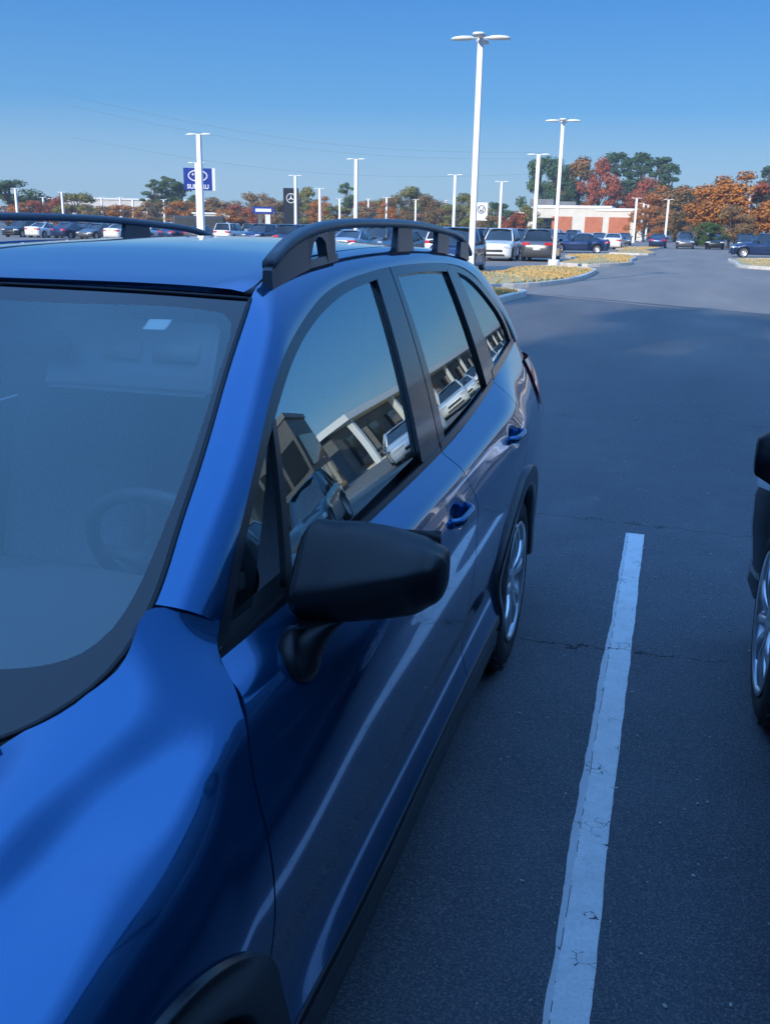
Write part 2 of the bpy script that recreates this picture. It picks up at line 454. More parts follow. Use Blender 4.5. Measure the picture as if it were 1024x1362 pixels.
def wheel(cy, cz, sgn, xo, parent, r=.352, world=True, name='wheel', nsp=10, wid=.20, rimr=.238, twin=True):
    """tyre with a rim child; xo = outer face"""
    n = 56; bm = bmesh.new()
    prof = [(-wid, rimr-.01), (-wid, r-.06), (-wid+.02, r-.012), (-wid+.05, r), (-.05, r), (-.022, r-.010), (-.006, r-.035), (0, r-.065), (-.003, rimr+.025), (-.010, rimr+.004), (-.03, rimr-.004)]
    lathe_x(bm, prof, xo*sgn, cy, cz, n, sgn)
    # tread blocks
    for k in range(n):
        if k % 2: continue
        a = 2*math.pi*k/n
        for dx in (-.035, -.08, -.125, -.165):
            p = Vector((xo*sgn+sgn*dx, cy+(r+.001)*math.cos(a), cz+(r+.001)*math.sin(a)))
            box(bm, (0, 0, 0), (.032, .026, .008), M0=Matrix.Translation(p) @ Matrix.Rotation(a+math.pi/2, 4, 'X'))
    w = obj(name, bm, RUBBER, parent, world=world, normals=True)
    bm = bmesh.new()
    lathe_x(bm, [(-.004, rimr+.002), (.001, rimr-.004), (-.004, rimr-.014), (-.02, rimr-.022), (-.10, rimr-.03), (-.17, rimr-.03)], xo*sgn, cy, cz, n, sgn)
    nb = nsp//2 if twin else nsp
    for k in range(nb):
        for off in ((-.17, .17) if twin else (0,)):
            a = 2*math.pi*k/nb+off+.3; a1 = 2*math.pi*k/nb+off*1.35+.3
            rings = []
            for t in np.linspace(0, 1, 7):
                rr_ = .035+(rimr-.012-.035)*t; aa = a+(a1-a)*t
                hw = .016+.006*t; dx = -.028+.018*math.sin(math.pi*t)*.9+.012*t
                c, s_ = math.cos(aa), math.sin(aa)
                ring = []
                for w_, d_ in ((-hw, -.03), (-hw, -.004), (-hw*.6, .004), (hw*.6, .004), (hw, -.004), (hw, -.03)):
                    ring.append((xo*sgn+sgn*(dx+d_), cy+rr_*c-w_*s_, cz+rr_*s_+w_*c))
                rings.append(ring)
            loft(bm, rings, True, True)
    lathe_x(bm, [(-.06, .062), (-.02, .060), (-.014, .050), (-.012, .030), (-.010, .001)], xo*sgn, cy, cz, 24, sgn)
    rm = obj('rim', bm, ALLOY, w, normals=True)
    bm = bmesh.new()
    lathe_x(bm, [(-.09, .001), (-.09, .15), (-.105, .152)], xo*sgn, cy, cz, 32, sgn)
    lathe_x(bm, [(-.17, .001), (-.172, rimr-.03)], xo*sgn, cy, cz, 32, sgn)
    obj('brake_disc', bm, DARKM, w, normals=True)
    return w
def wheel_well(cy, cz, sgn):
    bm = bmesh.new(); n = 30; rings = []
    for i in range(n+1):
        a = -0.25+(math.pi+.5)*i/n
        rings.append([(x*sgn, cy+.405*math.cos(a), cz+.405*math.sin(a)) for x in (.80, .60)]+[(.60*sgn, cy, cz)])
    loft(bm, rings, False)
    obj('wheel_liner', bm, SHELL, suv, world=True, normals=True)
for s in (1, -1):
    arch_clad(ARF[0], ARF[1], s, -.05, math.pi+.0)
    arch_clad(ARR[0], ARR[1], s, -.05, math.pi+.05)
    sill(s)
    wheel(ARF[0], .352, s, .872, suv); wheel(ARR[0], .352, s, .885, suv)
    wheel_well(ARF[0], ARF[1], s); wheel_well(ARR[0], ARR[1], s)

# pillars and cant rail strip
WL = [(.683,.268,1.157),(.662,.385,1.227),(.639,.512,1.303),(.596,.71,1.423),(.568,.86,1.512),(.548,.965,1.567),(.538,1.15,1.602),(.532,1.45,1.624),(.530,1.85,1.633),(.528,2.3,1.628),(.527,2.7,1.608),(.527,3.0,1.578),(.535,3.2,1.538),(.575,3.38,1.43),(.625,3.50,1.30),(.660,3.56,1.21)]
DL = [(.748,.352,1.098),(.728,.455,1.185),(.706,.58,1.28),(.672,.735,1.38),(.650,.849,1.436),(.632,.96,1.475),(.608,1.15,1.525),(.589,1.42,1.562),(.582,1.83,1.580),(.582,2.25,1.578),(.588,2.67,1.56),(.604,2.92,1.518),(.622,3.06,1.468),(.65,3.2,1.395),(.685,3.30,1.31),(.722,3.34,1.212)]
def strip(A, B, bul, n, k=9, sgn=1, off=0.0):
    tA = nspline(range(len(A)), np.array(A, float)); tB = nspline(range(len(B)), np.array(B, float))
    P = []
    for t in np.linspace(0, len(A)-1, n):
        a = tA(t)[0]; b = tB(t)[0]; d = b-a
        tang = tB(min(t+.05, len(A)-1))[0]-tB(max(t-.05, 0))[0]
        nn = np.cross(d, tang); nn /= np.linalg.norm(nn)
        if nn[0] < 0: nn = -nn
        L = np.linalg.norm(d); row = []
        for j in range(k):
            w = j/(k-1); q = a+d*w+nn*(bul*L*4*w*(1-w)+off)
            row.append((q[0]*sgn, q[1], q[2]))
        P.append(row)
    return P
for s in (1, -1):
    bm = grid_bm(strip(WL, DL, .13, 130, 13, s), flip=(s > 0)); lip(bm, .012)
    obj('side_frame', bm, BLUE, suv, world=True)

# roof skin, gutters
def ws(x, z, off=0.0):
    y = -.06+(z-1.03)/.545*.95+.10*(x/.65)**2
    return np.array((x, y-off*.5, z+off*.87))
def ditch(y):
    w = np.array(WL[5:13]); return np.interp(y, w[:, 1], w[:, 0]), np.interp(y, w[:, 1], w[:, 2])
dsp = nspline([q[1] for q in WL[5:13]], np.array([(q[0], q[2]) for q in WL[5:13]]))
P = []
for i, u in enumerate(np.linspace(0, 1, 50)):
    row = []
    for w in np.linspace(-1, 1, 41):
        xf = w*.538; y_f = ws(xf, 1.557)[1]+.016+.03*max(0, abs(w)-.9)/.1
        y = y_f*(1-u)+3.24*u+.06*(1-w*w)*u
        xe, ze = dsp(min(max(y, .965), 3.2))[0]; xe -= .022+.006*max(0, 1-u*30)
        z = ze-.006+.026*(1-w*w)
        q_ = min(1, max(0, (y-y_f)/.16)); q_ = q_*q_*(3-2*q_); zf = 1.5625-.012*w**4+(y-y_f)*.30
        z = zf*(1-q_)+z*q_
        if abs(w) > .94: z -= (abs(w)-.94)/.06*.006
        row.append((w*xe, y, z))
    P.append(row)
bm = grid_bm(P, flip=False); bm.normal_update()
lip(bm, .012)
obj('roof', bm, BLUE, suv, world=True)
for s in (1, -1):
    rings = []
    for y in np.linspace(.955, 3.2, 50):
        xe, ze = dsp(max(y, .965))[0]
        rings.append([((xe+a)*s, y, ze+b) for a, b in ((-.026, -.022), (-.024, -.010), (-.012, -.007), (-.001, -.009), (.001, -.022))])
    bm = bmesh.new(); loft(bm, rings, True, True); obj('roof_gutter', bm, TRIM, suv, world=True, normals=True)
# head liner
P = []
for y in np.linspace(.98, 3.2, 20):
    xe, ze = dsp(y)[0]; P.append([(w*(xe-.01), y, ze-.045+.015*(1-w*w)) for w in np.linspace(-1, 1, 9)])
obj('head_liner', grid_bm(P), LINER, suv, world=True)

# roof rails
def rail(sgn):
    bm = bmesh.new()
    C_ = curve3([(.560,1.00,1.612),(.562,1.06,1.640),(.563,1.14,1.664),(.564,1.25,1.682),(.564,1.42,1.694),(.563,1.75,1.700),(.562,2.2,1.696),(.560,2.6,1.678),(.556,2.85,1.658),(.552,3.02,1.620),(.55,3.09,1.592)], 60)
    rings = []
    for i, q in enumerate(C_):
        t = i/59.; hw = .0145+.003*math.sin(math.pi*t); hh = .0118
        # section: rounded
        rings.append([((q[0]+a*hw)*sgn, q[1], q[2]+b*hh) for a, b in ((-1,-.6),(-.7,-1),(.7,-1),(1,-.6),(1,.3),(.7,.85),(.3,1),(-.3,1),(-.7,.85),(-1,.3))])
    loft(bm, rings, True, True)
    def block(prof, hx=.0105):
        """side profile list of (y, z_bottom, z_top)"""
        r = [[((.561+hx)*sgn, y, a), ((.561+hx*.8)*sgn, y, b), ((.561-hx*.8)*sgn, y, b), ((.561-hx)*sgn, y, a)] for y, a, b in prof]
        n0 = len(bm.edges); loft(bm, r, True, True); bm.edges.ensure_lookup_table()
        for e in bm.edges[n0:]: e.smooth = False
    zb_ = lambda y: dsp(max(min(y, 3.2), .97))[0][1]-.014
    block([(.99,zb_(.99),1.60),(1.03,zb_(1.03),1.628),(1.09,zb_(1.09),1.652),(1.16,zb_(1.16),1.668),(1.20,zb_(1.2),1.676),(1.23,1.652,1.684),(1.26,1.666,1.688),(1.285,1.664,1.684),(1.31,1.652,1.686),(1.33,zb_(1.33),1.688),(1.38,zb_(1.38),1.690)], .0125)
    block([(1.17,zb_(1.2),zb_(1.2)+.018),(1.40,zb_(1.4),zb_(1.4)+.018)], .0125)
    for a_, b_, zt in (((1.95, 2.11, 1.694), (2.46, 2.62, 1.678), (2.84, 2.98, 1.640)) if sgn > 0 else ((2.30, 2.46, 1.690), (2.84, 2.98, 1.640))):
        block([(a_-.02,zb_(a_),zb_(a_)+.012),(a_,zb_(a_),zt),(b_,zb_(b_),zt-.004),(b_+.02,zb_(b_),zb_(b_)+.012)])
    obj('roof_rail', bm, TRIM2, suv, world=True, normals=True, smooth=True)
TRIM2 = m_noise('rail_black', (.065,.072,.085), (.08,.088,.10), 300, .28, .02, dist=.0005)
rail(1); rail(-1)

# windscreen: param (x, w) -> point ; outline on +x side mirrored
OUT = [(0,1.010),(.30,1.016),(.48,1.026),(.584,1.042),(.644,1.068),(.676,1.100),(.684,1.135),(.681,1.165),(.662,1.227),(.639,1.303),(.596,1.423),(.575,1.490),(.562,1.530),(.552,1.548),(.50,1.551),(.285,1.557),(0,1.560)]
INN = [(0,1.088),(.30,1.090),(.46,1.094),(.54,1.097),(.600,1.104),(.630,1.116),(.645,1.133),(.650,1.166),(.640,1.225),(.622,1.300),(.583,1.423),(.562,1.482),(.545,1.508),(.518,1.522),(.46,1.528),(.26,1.531),(0,1.533)]
def closed(Q, k):
    Q = np.array(Q); z3 = lambda q: np.c_[q, np.zeros(len(q))]
    t = np.vstack([curve3(z3(Q[:k+1]), 70)[:-1, :2], curve3(z3(Q[k:]), 24)[:, :2]])
    return t, np.vstack([t, (t[::-1][1:-1])*[-1, 1]])
OUT = [(0,1.010),(.30,1.016),(.48,1.026),(.584,1.042),(.644,1.068),(.676,1.100),(.684,1.135),(.681,1.165),(.662,1.227),(.639,1.303),(.596,1.423),(.575,1.486),(.557,1.546),(.40,1.553),(.20,1.558),(0,1.560)]
(oh, co), (_, ci) = closed(OUT, 12), closed(INN, 13)
bm = bmesh.new(); rings = []
for w in np.linspace(0, 1, 6): rings.append([tuple(ws(*((co*(1-w)+ci*w)[i]))) for i in range(len(co))])
loft(bm, rings, True); bmesh.ops.recalc_face_normals(bm, faces=bm.faces)
wf = obj('windscreen_border', bm, FRIT, suv, world=True)
bm = bmesh.new(); rings = []
cen = np.array([0, 1.31])
for w in np.linspace(0, .985, 30): rings.append([tuple(ws(*(cen+(q_-cen)*(1-w)))) for q_ in ci])
vs_ = loft(bm, rings, True); bm.faces.new(vs_[-1]); bmesh.ops.recalc_face_normals(bm, faces=bm.faces)
wsc = obj('windscreen', bm, GLASS_W, suv, world=True)
# rubber seal round the windscreen
bm = bmesh.new()
pts = [ws(*q, off=.001) for q in oh]
tube(bm, pts, .0045, 6); tube(bm, [(-p[0], p[1], p[2]) for p in pts], .0045, 6)
obj('windscreen_seal', bm, TRIM, suv, world=True)
# labels on the glass
bm = bmesh.new()
for (x0, x1, z0, z1) in ((.385, .43, 1.494, 1.511),):
    v = [bm.verts.new(tuple(ws(x, z, -.003))) for x, z in ((x0, z0), (x1, z0), (x1, z1), (x0, z1))]; bm.faces.new(v)
obj('toll_tag', bm, LABEL, suv, world=True)

# cowl / hood
P = []
for y in np.linspace(0, 1, 8):
    row = []
    for x in np.linspace(-.60, .60, 31):
        q = ws(x, 1.03+.010*(abs(x)/.6)**2)
        row.append((x*.97, q[1]+.0-.10*y, q[2]-.010-.045*y))
    P.append(row)
obj('cowl_panel', grid_bm(P, True), TRIM, suv, world=True)
P = []
for u in np.linspace(0, 1, 60):
    y = -.93+(.03+.93)*u; q = side_pt(y, 0, True); row = []
    for w in np.linspace(-1, 1, 61):
        xx = w*(q[0]-.006); yy = y-(.07*(1-w*w))*u-.10*(1-w*w)*(1-u)
        z = q[2]+.035*(1-w*w)-.02*math.exp(-((abs(w)-.72)/.16)**2)*0+.010*math.exp(-((abs(w)-.80)/.10)**2)
        if u < .2: z -= (.2-u)**2*1.2
        row.append((xx, yy, z))
    P.append(row)
bm = grid_bm(P, False); lip(bm)
obj('hood', bm, BLUE, suv, world=True)
# wiper
bm = bmesh.new()
tube(bm, [(.36,-.02,1.050),(.28,.0,1.072),(.05,-.02,1.090),(-.2,-.02,1.075)], [.010,.008,.007,.005], 8)
tube(bm, [(.34,.062,1.080),(.05,.01,1.097),(-.30,.03,1.090)], .006, 6)
obj('wiper', bm, TRIM, suv, world=True)

# front and rear ends
def end_cap(name, front, m):
    P = []
    for v in np.linspace(0, 1, 24):
        row = []
        p = side_pt(-.93 if front else 3.44, (.0 if front else .0)+v, front)
        for w in np.linspace(-1, 1, 41):
            c = 1-w*w
            y = p[1]-.12*c**.7-.10*math.sin(math.pi*min(1, .25+v))*c**.3 if front else p[1]+(.26*math.sin(math.pi*min(1, .18+v*.8))+.06)*c**.35
            row.append((p[0]*w, y, p[2]))
        P.append(row)
    obj(name, grid_bm(P, front), m, suv, world=True)
end_cap('front_bumper', True, BLUE)
# tail: bumper, tailgate
P = []
for z, d, hw in ((.80,.20,.80),(.76,.27,.83),(.68,.30,.845),(.60,.31,.85),(.50,.30,.85),(.42,.27,.84),(.30,.20,.82)):
    row = [((hw)*math.copysign(1-(1-abs(w))**1.0, w) if abs(w) < 1 else hw*w, 3.46+d*(1-abs(w)**4.5)**.5, z) for w in np.linspace(-1, 1, 61)]
    P.append(row)
obj('rear_bumper', grid_bm(P, False), BLUE, suv, world=True)
P = []
for z, y, hw in ((1.548,3.24,.53),(1.50,3.36,.55),(1.40,3.46,.60),(1.25,3.58,.66),(1.15,3.65,.695),(1.0,3.68,.73),(.80,3.70,.74)):
    P.append([(hw*w, y+.05*(1-w*w)-.03*abs(w)**6, z) for w in np.linspace(-1, 1, 31)])
obj('tailgate', grid_bm(P, True), BLUE, suv, world=True)
P = []
for z, y, hw in ((1.49,3.385,.48),(1.40,3.475,.53),(1.25,3.595,.58),(1.20,3.63,.58)):
    P.append([(hw*w, y+.05*(1-w*w)+.004, z) for w in np.linspace(-1, 1, 21)])
obj('rear_window', grid_bm(P, True), GLASS_S, suv, world=True)
bm = bmesh.new()   # roof spoiler
rings = []
for x in np.linspace(-.53, .53, 25):
    k_ = 1-(abs(x)/.53)**4
    rings.append([(x, 3.20, 1.575+.02*k_-.035*(abs(x)/.53)**2), (x, 3.36+.06*k_, 1.562+.014*k_-.035*(abs(x)/.53)**2), (x, 3.36+.06*k_, 1.548+.012*k_-.035*(abs(x)/.53)**2), (x, 3.20, 1.535)])
loft(bm, rings, True, True); obj('roof_spoiler', bm, BLUE, suv, world=True, normals=True)
for s in (1, -1):     # tail lamps, wrapping the corner
    P = []
    for v in np.linspace(.0, 1, 12):
        row = []
        for u in np.linspace(0, 1, 16):
            z = 1.135-.235*v
            if u < .45:
                y = 3.36+.22*(u/.45)+.05*v*(1-u); x = side_x(min(y, 3.6), z)+.010+.020*math.sin(math.pi*min(1, u/.45)*.5)*math.sin(math.pi*min(1,v+.25)*.8)
            else:
                k_ = (u-.45)/.55; y = 3.58+.13*math.sin(k_*math.pi/2); x = side_x(3.58, z)+.010+.020*math.sin(math.pi*min(1,v+.25)*.8)-.16*k_**1.4
            row.append((x*s, y, z))
        P.append(row)
    bm = grid_bm(P, s < 0); bmesh.ops.recalc_face_normals(bm, faces=bm.faces); lip(bm, -.0)
    obj('tail_lamp', bm, REDL, suv, world=True)
bm = bmesh.new(); box(bm, (0, 3.745, .93), (.50, .02, .14), bev=.004); obj('number_plate', bm, LABEL, suv, world=True, smooth=False)

# side windows ------------------------------------------------------
def yz(poly, off, sgn, sub=3, name='side_window', m=None, parent=None):
    """convex outline in (y,z) -> curved glass on the greenhouse side"""
    ys = [p[0] for p in poly]; zs = [p[1] for p in poly]
    P = [[(0, y, z) for z in np.linspace(min(zs)-.01, max(zs)+.01, 22)] for y in np.linspace(min(ys)-.01, max(ys)+.01, 30)]
    bm = grid_bm(P)
    area = sum(a[0]*b[1]-b[0]*a[1] for a, b in zip(poly, poly[1:]+poly[:1]))
    if area < 0: poly = poly[::-1]
    for a, b in zip(poly, poly[1:]+poly[:1]): cut_line(bm, *a, *b, clear=True)
    for v in bm.verts: v.co.x = (gx(v.co.y, v.co.z)+off)*sgn
    bmesh.ops.recalc_face_normals(bm, faces=bm.faces)
    bm.normal_update()
    c = sum((f.normal.x for f in bm.faces))
    if c*sgn < 0: bmesh.ops.reverse_faces(bm, faces=bm.faces)
    return obj(name, bm, m, parent, world=False)
def band(A, B, off, sgn, n=40, k=4):
    """strip between two (y,z) polylines with equal length"""
    a = curve3(np.c_[A, np.zeros(len(A))], n)[:, :2] if len(A) > 2 else np.linspace(A[0], A[1], n)
    b = curve3(np.c_[B, np.zeros(len(B))], n)[:, :2] if len(B) > 2 else np.linspace(B[0], B[1], n)
    P = []
    for i in range(n):
        row = []
        for j in range(k):
            w = j/(k-1); q = a[i]*(1-w)+b[i]*w; row.append(((gx(q[0], q[1])+off)*sgn, q[0], q[1]))
        P.append(row)
    return P
def add_grid(bm, P, depth=.012):
    b = grid_bm(P); bmesh.ops.recalc_face_normals(b, faces=b.faces); b.normal_update()
    if sum(f.normal.x for f in b.faces)*P[0][0][0] < 0: bmesh.ops.reverse_faces(b, faces=b.faces)
    lip(b, depth); me = bpy.data.meshes.new('t'); b.to_mesh(me); b.free(); bm.from_mesh(me); bpy.data.meshes.remove(me)
DO = [(.313,1.056),(.385,1.124),(.542,1.251),(.687,1.35),(.849,1.436),(1.083,1.51),(1.342,1.555),(1.58,1.572),(1.812,1.579)]   # door outline, front
DI = [(.372,1.083),(.440,1.146),(.590,1.262),(.725,1.345),(.870,1.417),(1.095,1.488),(1.345,1.531),(1.50,1.545),(1.655,1.553)]
RO = [(1.83,1.580),(2.20,1.579),(2.50,1.570),(2.67,1.560),(2.89,1.525),(3.04,1.481),(3.167,1.414),(3.25,1.35),(3.30,1.28),(3.32,1.225)]
GF = DI[3:]+[(1.487,1.105),(1.25,1.097),(.94,1.098),(.585,1.088)]
GT = DI[:4]+[(.70,1.32),(.575,1.088)]
GR = [(1.856,1.556),(2.20,1.556),(2.515,1.545),(2.505,1.150),(2.20,1.130),(1.762,1.112)]
GQ = [(2.655,1.538),(2.84,1.504),(2.98,1.455),(3.12,1.387),(3.20,1.335),(3.245,1.275),(3.25,1.232),(2.735,1.182)]
for s in (1, -1):
    fd, rd = (FD, RD) if s > 0 else (FD2, RD2)
    yz(GF, -.012, s, name='window', m=GLASS_S, parent=fd)
    yz(GT, -.012, s, name='vent_window', m=GLASS_S, parent=fd)
    yz(GR, -.012, s, name='window', m=GLASS_S, parent=rd)
    q_ = yz(GQ, -.010, s, name='quarter_window', m=GLASS_S, parent=suv); q_.matrix_parent_inverse = Matrix.Translation(-suv.location)
    bm = bmesh.new()
    add_grid(bm, band(DO, DI, .0, s, 70, 5))
    add_grid(bm, band([(1.655,1.556),(1.487,1.098)], [(1.814,1.579),(1.681,1.082)], .001, s, 16, 6))
    add_grid(bm, band([(.708,1.338),(.566,1.085)], [(.731,1.347),(.594,1.088)], .001, s, 12, 3))        # divider bar
    add_grid(bm, band([(.318,1.060),(.60,1.080),(.95,1.092),(1.30,1.095),(1.683,1.098)], [(.325,1.046),(.60,1.061),(.95,1.073),(1.30,1.076),(1.683,1.080)], .004, s, 50, 3))
    obj('window_frame', bm, FRAME, fd)
    bm = bmesh.new()
    add_grid(bm, band([(1.822,1.579),(1.690,1.082)], [(1.862,1.556),(1.765,1.106)], .001, s, 16, 4))
    add_grid(bm, band([(1.822,1.580),(2.20,1.580),(2.50,1.570),(2.60,1.564)], [(1.86,1.554),(2.20,1.554),(2.45,1.545),(2.56,1.540)], 0, s, 30, 4))
    add_grid(bm, band([(2.508,1.548),(2.498,1.148)], [(2.60,1.564),(2.64,1.150)], .001, s, 16, 4))
    add_grid(bm, band([(1.70,1.106),(2.20,1.128),(2.62,1.158)], [(1.69,1.084),(2.20,1.108),(2.62,1.140)], .004, s, 30, 3))
    obj('window_frame', bm, FRAME, rd)
    bm = bmesh.new()
    add_grid(bm, band([(2.605,1.564),(2.67,1.560),(2.89,1.525),(3.04,1.481),(3.167,1.414),(3.25,1.35),(3.30,1.28),(3.32,1.225)], [(2.60,1.545),(2.655,1.536),(2.84,1.502),(2.98,1.453),(3.12,1.385),(3.20,1.333),(3.243,1.275),(3.25,1.230)], 0, s, 40, 3))
    add_grid(bm, band([(2.605,1.560),(2.645,1.15)], [(2.658,1.540),(2.738,1.180)], 0, s, 16, 3))
    add_grid(bm, band([(2.66,1.182),(3.0,1.208),(3.31,1.234)], [(2.64,1.150),(3.0,1.180),(3.33,1.212)], .003, s, 20, 3))
    obj('quarter_frame', bm, FRAME, suv, world=True)

# door mirror -------------------------------------------------------
def door_mirror(sgn, parent):
    # section (y offset, z offset); the fifth point is the sharp ridge that rises towards the tip
    st = [(.800,.80,.0,.0),(.806,.93,0,.0),(.825,.99,.0,.0),(.87,1.01,.002,.0),(.91,1.0,.006,.002),(.95,.97,.012,.003),(.985,.92,.018,.004),(1.012,.84,.024,.006),(1.032,.70,.031,.008),(1.043,.50,.037,.010),(1.047,.20,.041,.012)]
    st = nspline([a[0] for a in st], np.array(st)); rings = []
    xs = [.800,.803,.808,.816,.83]+list(np.linspace(.85, 1.012, 14))+[1.024,1.034,1.041,1.045,1.047]
    for x in xs:
        _, sc, dy, dz = st(x)[0]; t = (x-.80)/.247
        zr = -.014+.062*t; zl = -.093+.018*t
        tq = .034*t**3; base = [(.068,.082-tq),(.03,.093-tq),(-.01,.088-tq),(-.045,.5*(.086+zr)+.010),(-.088,zr),(-.090,zr-.030),(-.080,zr*.5+zl*.5),(-.050,zl+.012),(-.015,zl),(.02,zl-.003),(.058,zl+.004),(.072,zl+.025),(.074,.055)]
        rings.append([(x*sgn, .570+dy+a*sc, 1.120+dz+b*sc*.93) for a, b in base])
    bm = bmesh.new(); vs = loft(bm, rings, True, True)
    cl = bm.edges.layers.float.new('crease_edge')
    for r_a, r_b in zip(vs[:-1], vs[1:]):
        e = bm.edges.get((r_a[4], r_b[4]))
        if e: e[cl] = .95
    for k_ in range(13):
        e = bm.edges.get((vs[0][k_], vs[0][(k_+1) % 13]))
        if e: e[cl] = .5
    bmesh.ops.recalc_face_normals(bm, faces=bm.faces)
    ho = obj('mirror_housing', bm, TRIM, parent)
    ms = ho.modifiers.new('sub', 'SUBSURF'); ms.levels = 2; ms.render_levels = 2
    bm = bmesh.new()
    P = [[((x)*sgn, .645+.028*((x-.82)/.22)**2, z) for z in np.linspace(1.057, 1.184, 6)] for x in np.linspace(.822, 1.02, 10)]
    obj('mirror_glass', grid_bm(P), MIRR, ho)
    # arm
    bm = bmesh.new(); rings = []
    for t in np.linspace(0, 1, 9):
        c = np.array([.862, .560, 1.055])*(1-t)+np.array([.846, .475, 1.010])*t
        c[0] -= .016*math.sin(math.pi*t)
        a = .054-.006*math.sin(math.pi*t)+.004*t; b = .034+.008*t
        rings.append([((c[0]+b*math.cos(th)*(1-.75*t))*sgn, c[1]+a*math.sin(th), c[2]-b*math.cos(th)*t) for th in np.linspace(0, 2*math.pi, 21)[:-1]])
    rings.append([((c[0]-.014+.012*math.cos(th))*sgn, c[1]+.060*math.sin(th), c[2]-.044*math.cos(th)-.002) for th in np.linspace(0, 2*math.pi, 21)[:-1]])
    rings.append([((c[0]-.030+.010*math.cos(th))*sgn, c[1]+.058*math.sin(th), c[2]-.042*math.cos(th)-.002) for th in np.linspace(0, 2*math.pi, 21)[:-1]])
    loft(bm, rings, True, True); bmesh.ops.recalc_face_normals(bm, faces=bm.faces)
    obj('mirror_arm', bm, TRIM, ho)
    return ho
door_mirror(1, FD); door_mirror(-1, FD2)

# cabin -------------------------------------------------------------
bm = bmesh.new()
for s in (1, -1):
    P = [[((.70)*s if z > .5 else .66*s, y, z) for z in (.30, .5, .9, 1.055)] for y in (.45, 1.5, 2.5, 3.2)]
    b = grid_bm(P); me = bpy.data.meshes.new('t'); b.to_mesh(me); b.free(); bm.from_mesh(me); bpy.data.meshes.remove(me)
box(bm, (0, 1.8, .30), (1.4, 3.2, .02))
box(bm, (0, 3.36, .72), (1.40, .03, .90)); box(bm, (.60, 2.66, .48), (.20, 1.05, .78)); box(bm, (-.60, 2.66, .48), (.20, 1.05, .78)); obj('door_trim', bm, TRIMIN, suv, world=True)
bm = bmesh.new(); P = []
for u in np.linspace(0, 1, 14):
    row = []
    for x in np.linspace(-.66, .66, 30):
        hood_ = .045*math.exp(-((x-.36)/.17)**2)*math.exp(-((u-.72)/.2)**2)
        y = ws(x, 1.03)[1]+.09+.60*u; z = 1.025+.035*math.sin(math.pi*u)+hood_-(.5*max(u-.86, 0)**.8)
        row.append((x, y, z))
    P.append(row)
obj('dashboard', grid_bm(P), TRIMIN, suv, world=True)
bm = bmesh.new(); cth = 24
C0 = Vector((.36, .90, .98)); ax = Matrix.Rotation(R(-62), 3, 'X')
ring_ = [C0+ax @ Vector((.188*math.cos(a), .188*math.sin(a), 0)) for a in np.linspace(0, 2*math.pi, 41)]
tube(bm, ring_, .016, 10, cap=False)
for a in (0, math.pi, -math.pi/2): tube(bm, [C0+ax @ Vector((.05*math.cos(a), .05*math.sin(a), -.02)), C0+ax @ Vector((.18*math.cos(a), .18*math.sin(a), 0))], [.022, .012], 8)
g = bmesh.ops.create_uvsphere(bm, u_segments=16, v_segments=10, radius=.07); bmesh.ops.transform(bm, matrix=Matrix.Translation(C0) @ ax.to_4x4() @ Matrix.Diagonal((1, 1, .5, 1)), verts=g['verts'])
obj('steering_wheel', bm, mat('wheel_grey', (.09,.095,.10), .55), suv, world=True, normals=True)
def seat(x, y0, w=.50, rear=False):
    bm = bmesh.new()
    def pad(c, s, tilt, rad):
        g = bmesh.ops.create_cube(bm, size=1); fs = list(set(f for v in g['verts'] for f in v.link_faces)); es = list(set(e for v in g['verts'] for e in v.link_edges))
        M1 = Matrix.Translation(c) @ Matrix.Rotation(R(tilt), 4, 'X') @ Matrix.Diagonal((*s, 1)); bmesh.ops.transform(bm, matrix=M1, verts=g['verts'])
        bmesh.ops.bevel(bm, geom=es, offset=rad, segments=5, affect='EDGES', profile=.5)
    pad((x, y0, .58), (w, .52, .18), 4, .07)
    pad((x, y0+.36, .92), (w*.94, .15, .62), -16, .068)
    st_ = obj('seat', bm, SEATM, suv, world=True)
    bm = bmesh.new()
    pad((x, y0+.50, 1.33), (.27, .11, .20), -10, .052)
    tube(bm, [(x-.06, y0+.47, 1.15), (x-.06, y0+.49, 1.26)], .007, 6); tube(bm, [(x+.06, y0+.47, 1.15), (x+.06, y0+.49, 1.26)], .007, 6)
    obj('headrest', bm, SEATM, st_)
seat(.37, 1.28); seat(-.37, 1.28); seat(.36, 2.20, .60); seat(-.36, 2.20, .60)
def visor(x):
    bm = bmesh.new(); P = []
    g = bmesh.ops.create_cube(bm, size=1); M1 = Matrix.Translation((x, .985, 1.408)) @ Matrix.Rotation(R(-24), 4, 'X') @ Matrix.Diagonal((.41, .022, .165, 1))
    bmesh.ops.transform(bm, matrix=M1, verts=g['verts']); bmesh.ops.bevel(bm, geom=list(bm.edges), offset=.0105, segments=3, affect='EDGES')
    v_ = obj('sun_visor', bm, LINER, suv, world=True)
    bm = bmesh.new()
    for dx, w in ((-.01, .09), (.12, .11)):
        box(bm, (0, 0, 0), (w, .002, .045), M0=Matrix.Translation((x+dx, .970, 1.425)) @ Matrix.Rotation(R(-24), 4, 'X'))
    obj('warning_label', bm, LABEL, v_)
visor(.235); visor(-.33)
bm = bmesh.new(); g = bmesh.ops.create_cube(bm, size=1); bmesh.ops.transform(bm, matrix=Matrix.Translation((0, .93, 1.43)) @ Matrix.Rotation(R(12), 4, 'X') @ Matrix.Diagonal((.25, .03, .065, 1)), verts=g['verts'])
bmesh.ops.bevel(bm, geom=list(bm.edges), offset=.013, segments=3, affect='EDGES'); tube(bm, [(0, .93, 1.45), (0, .90, 1.52)], .010, 8)
obj('rear_view_mirror', bm, DARKM, suv, world=True)
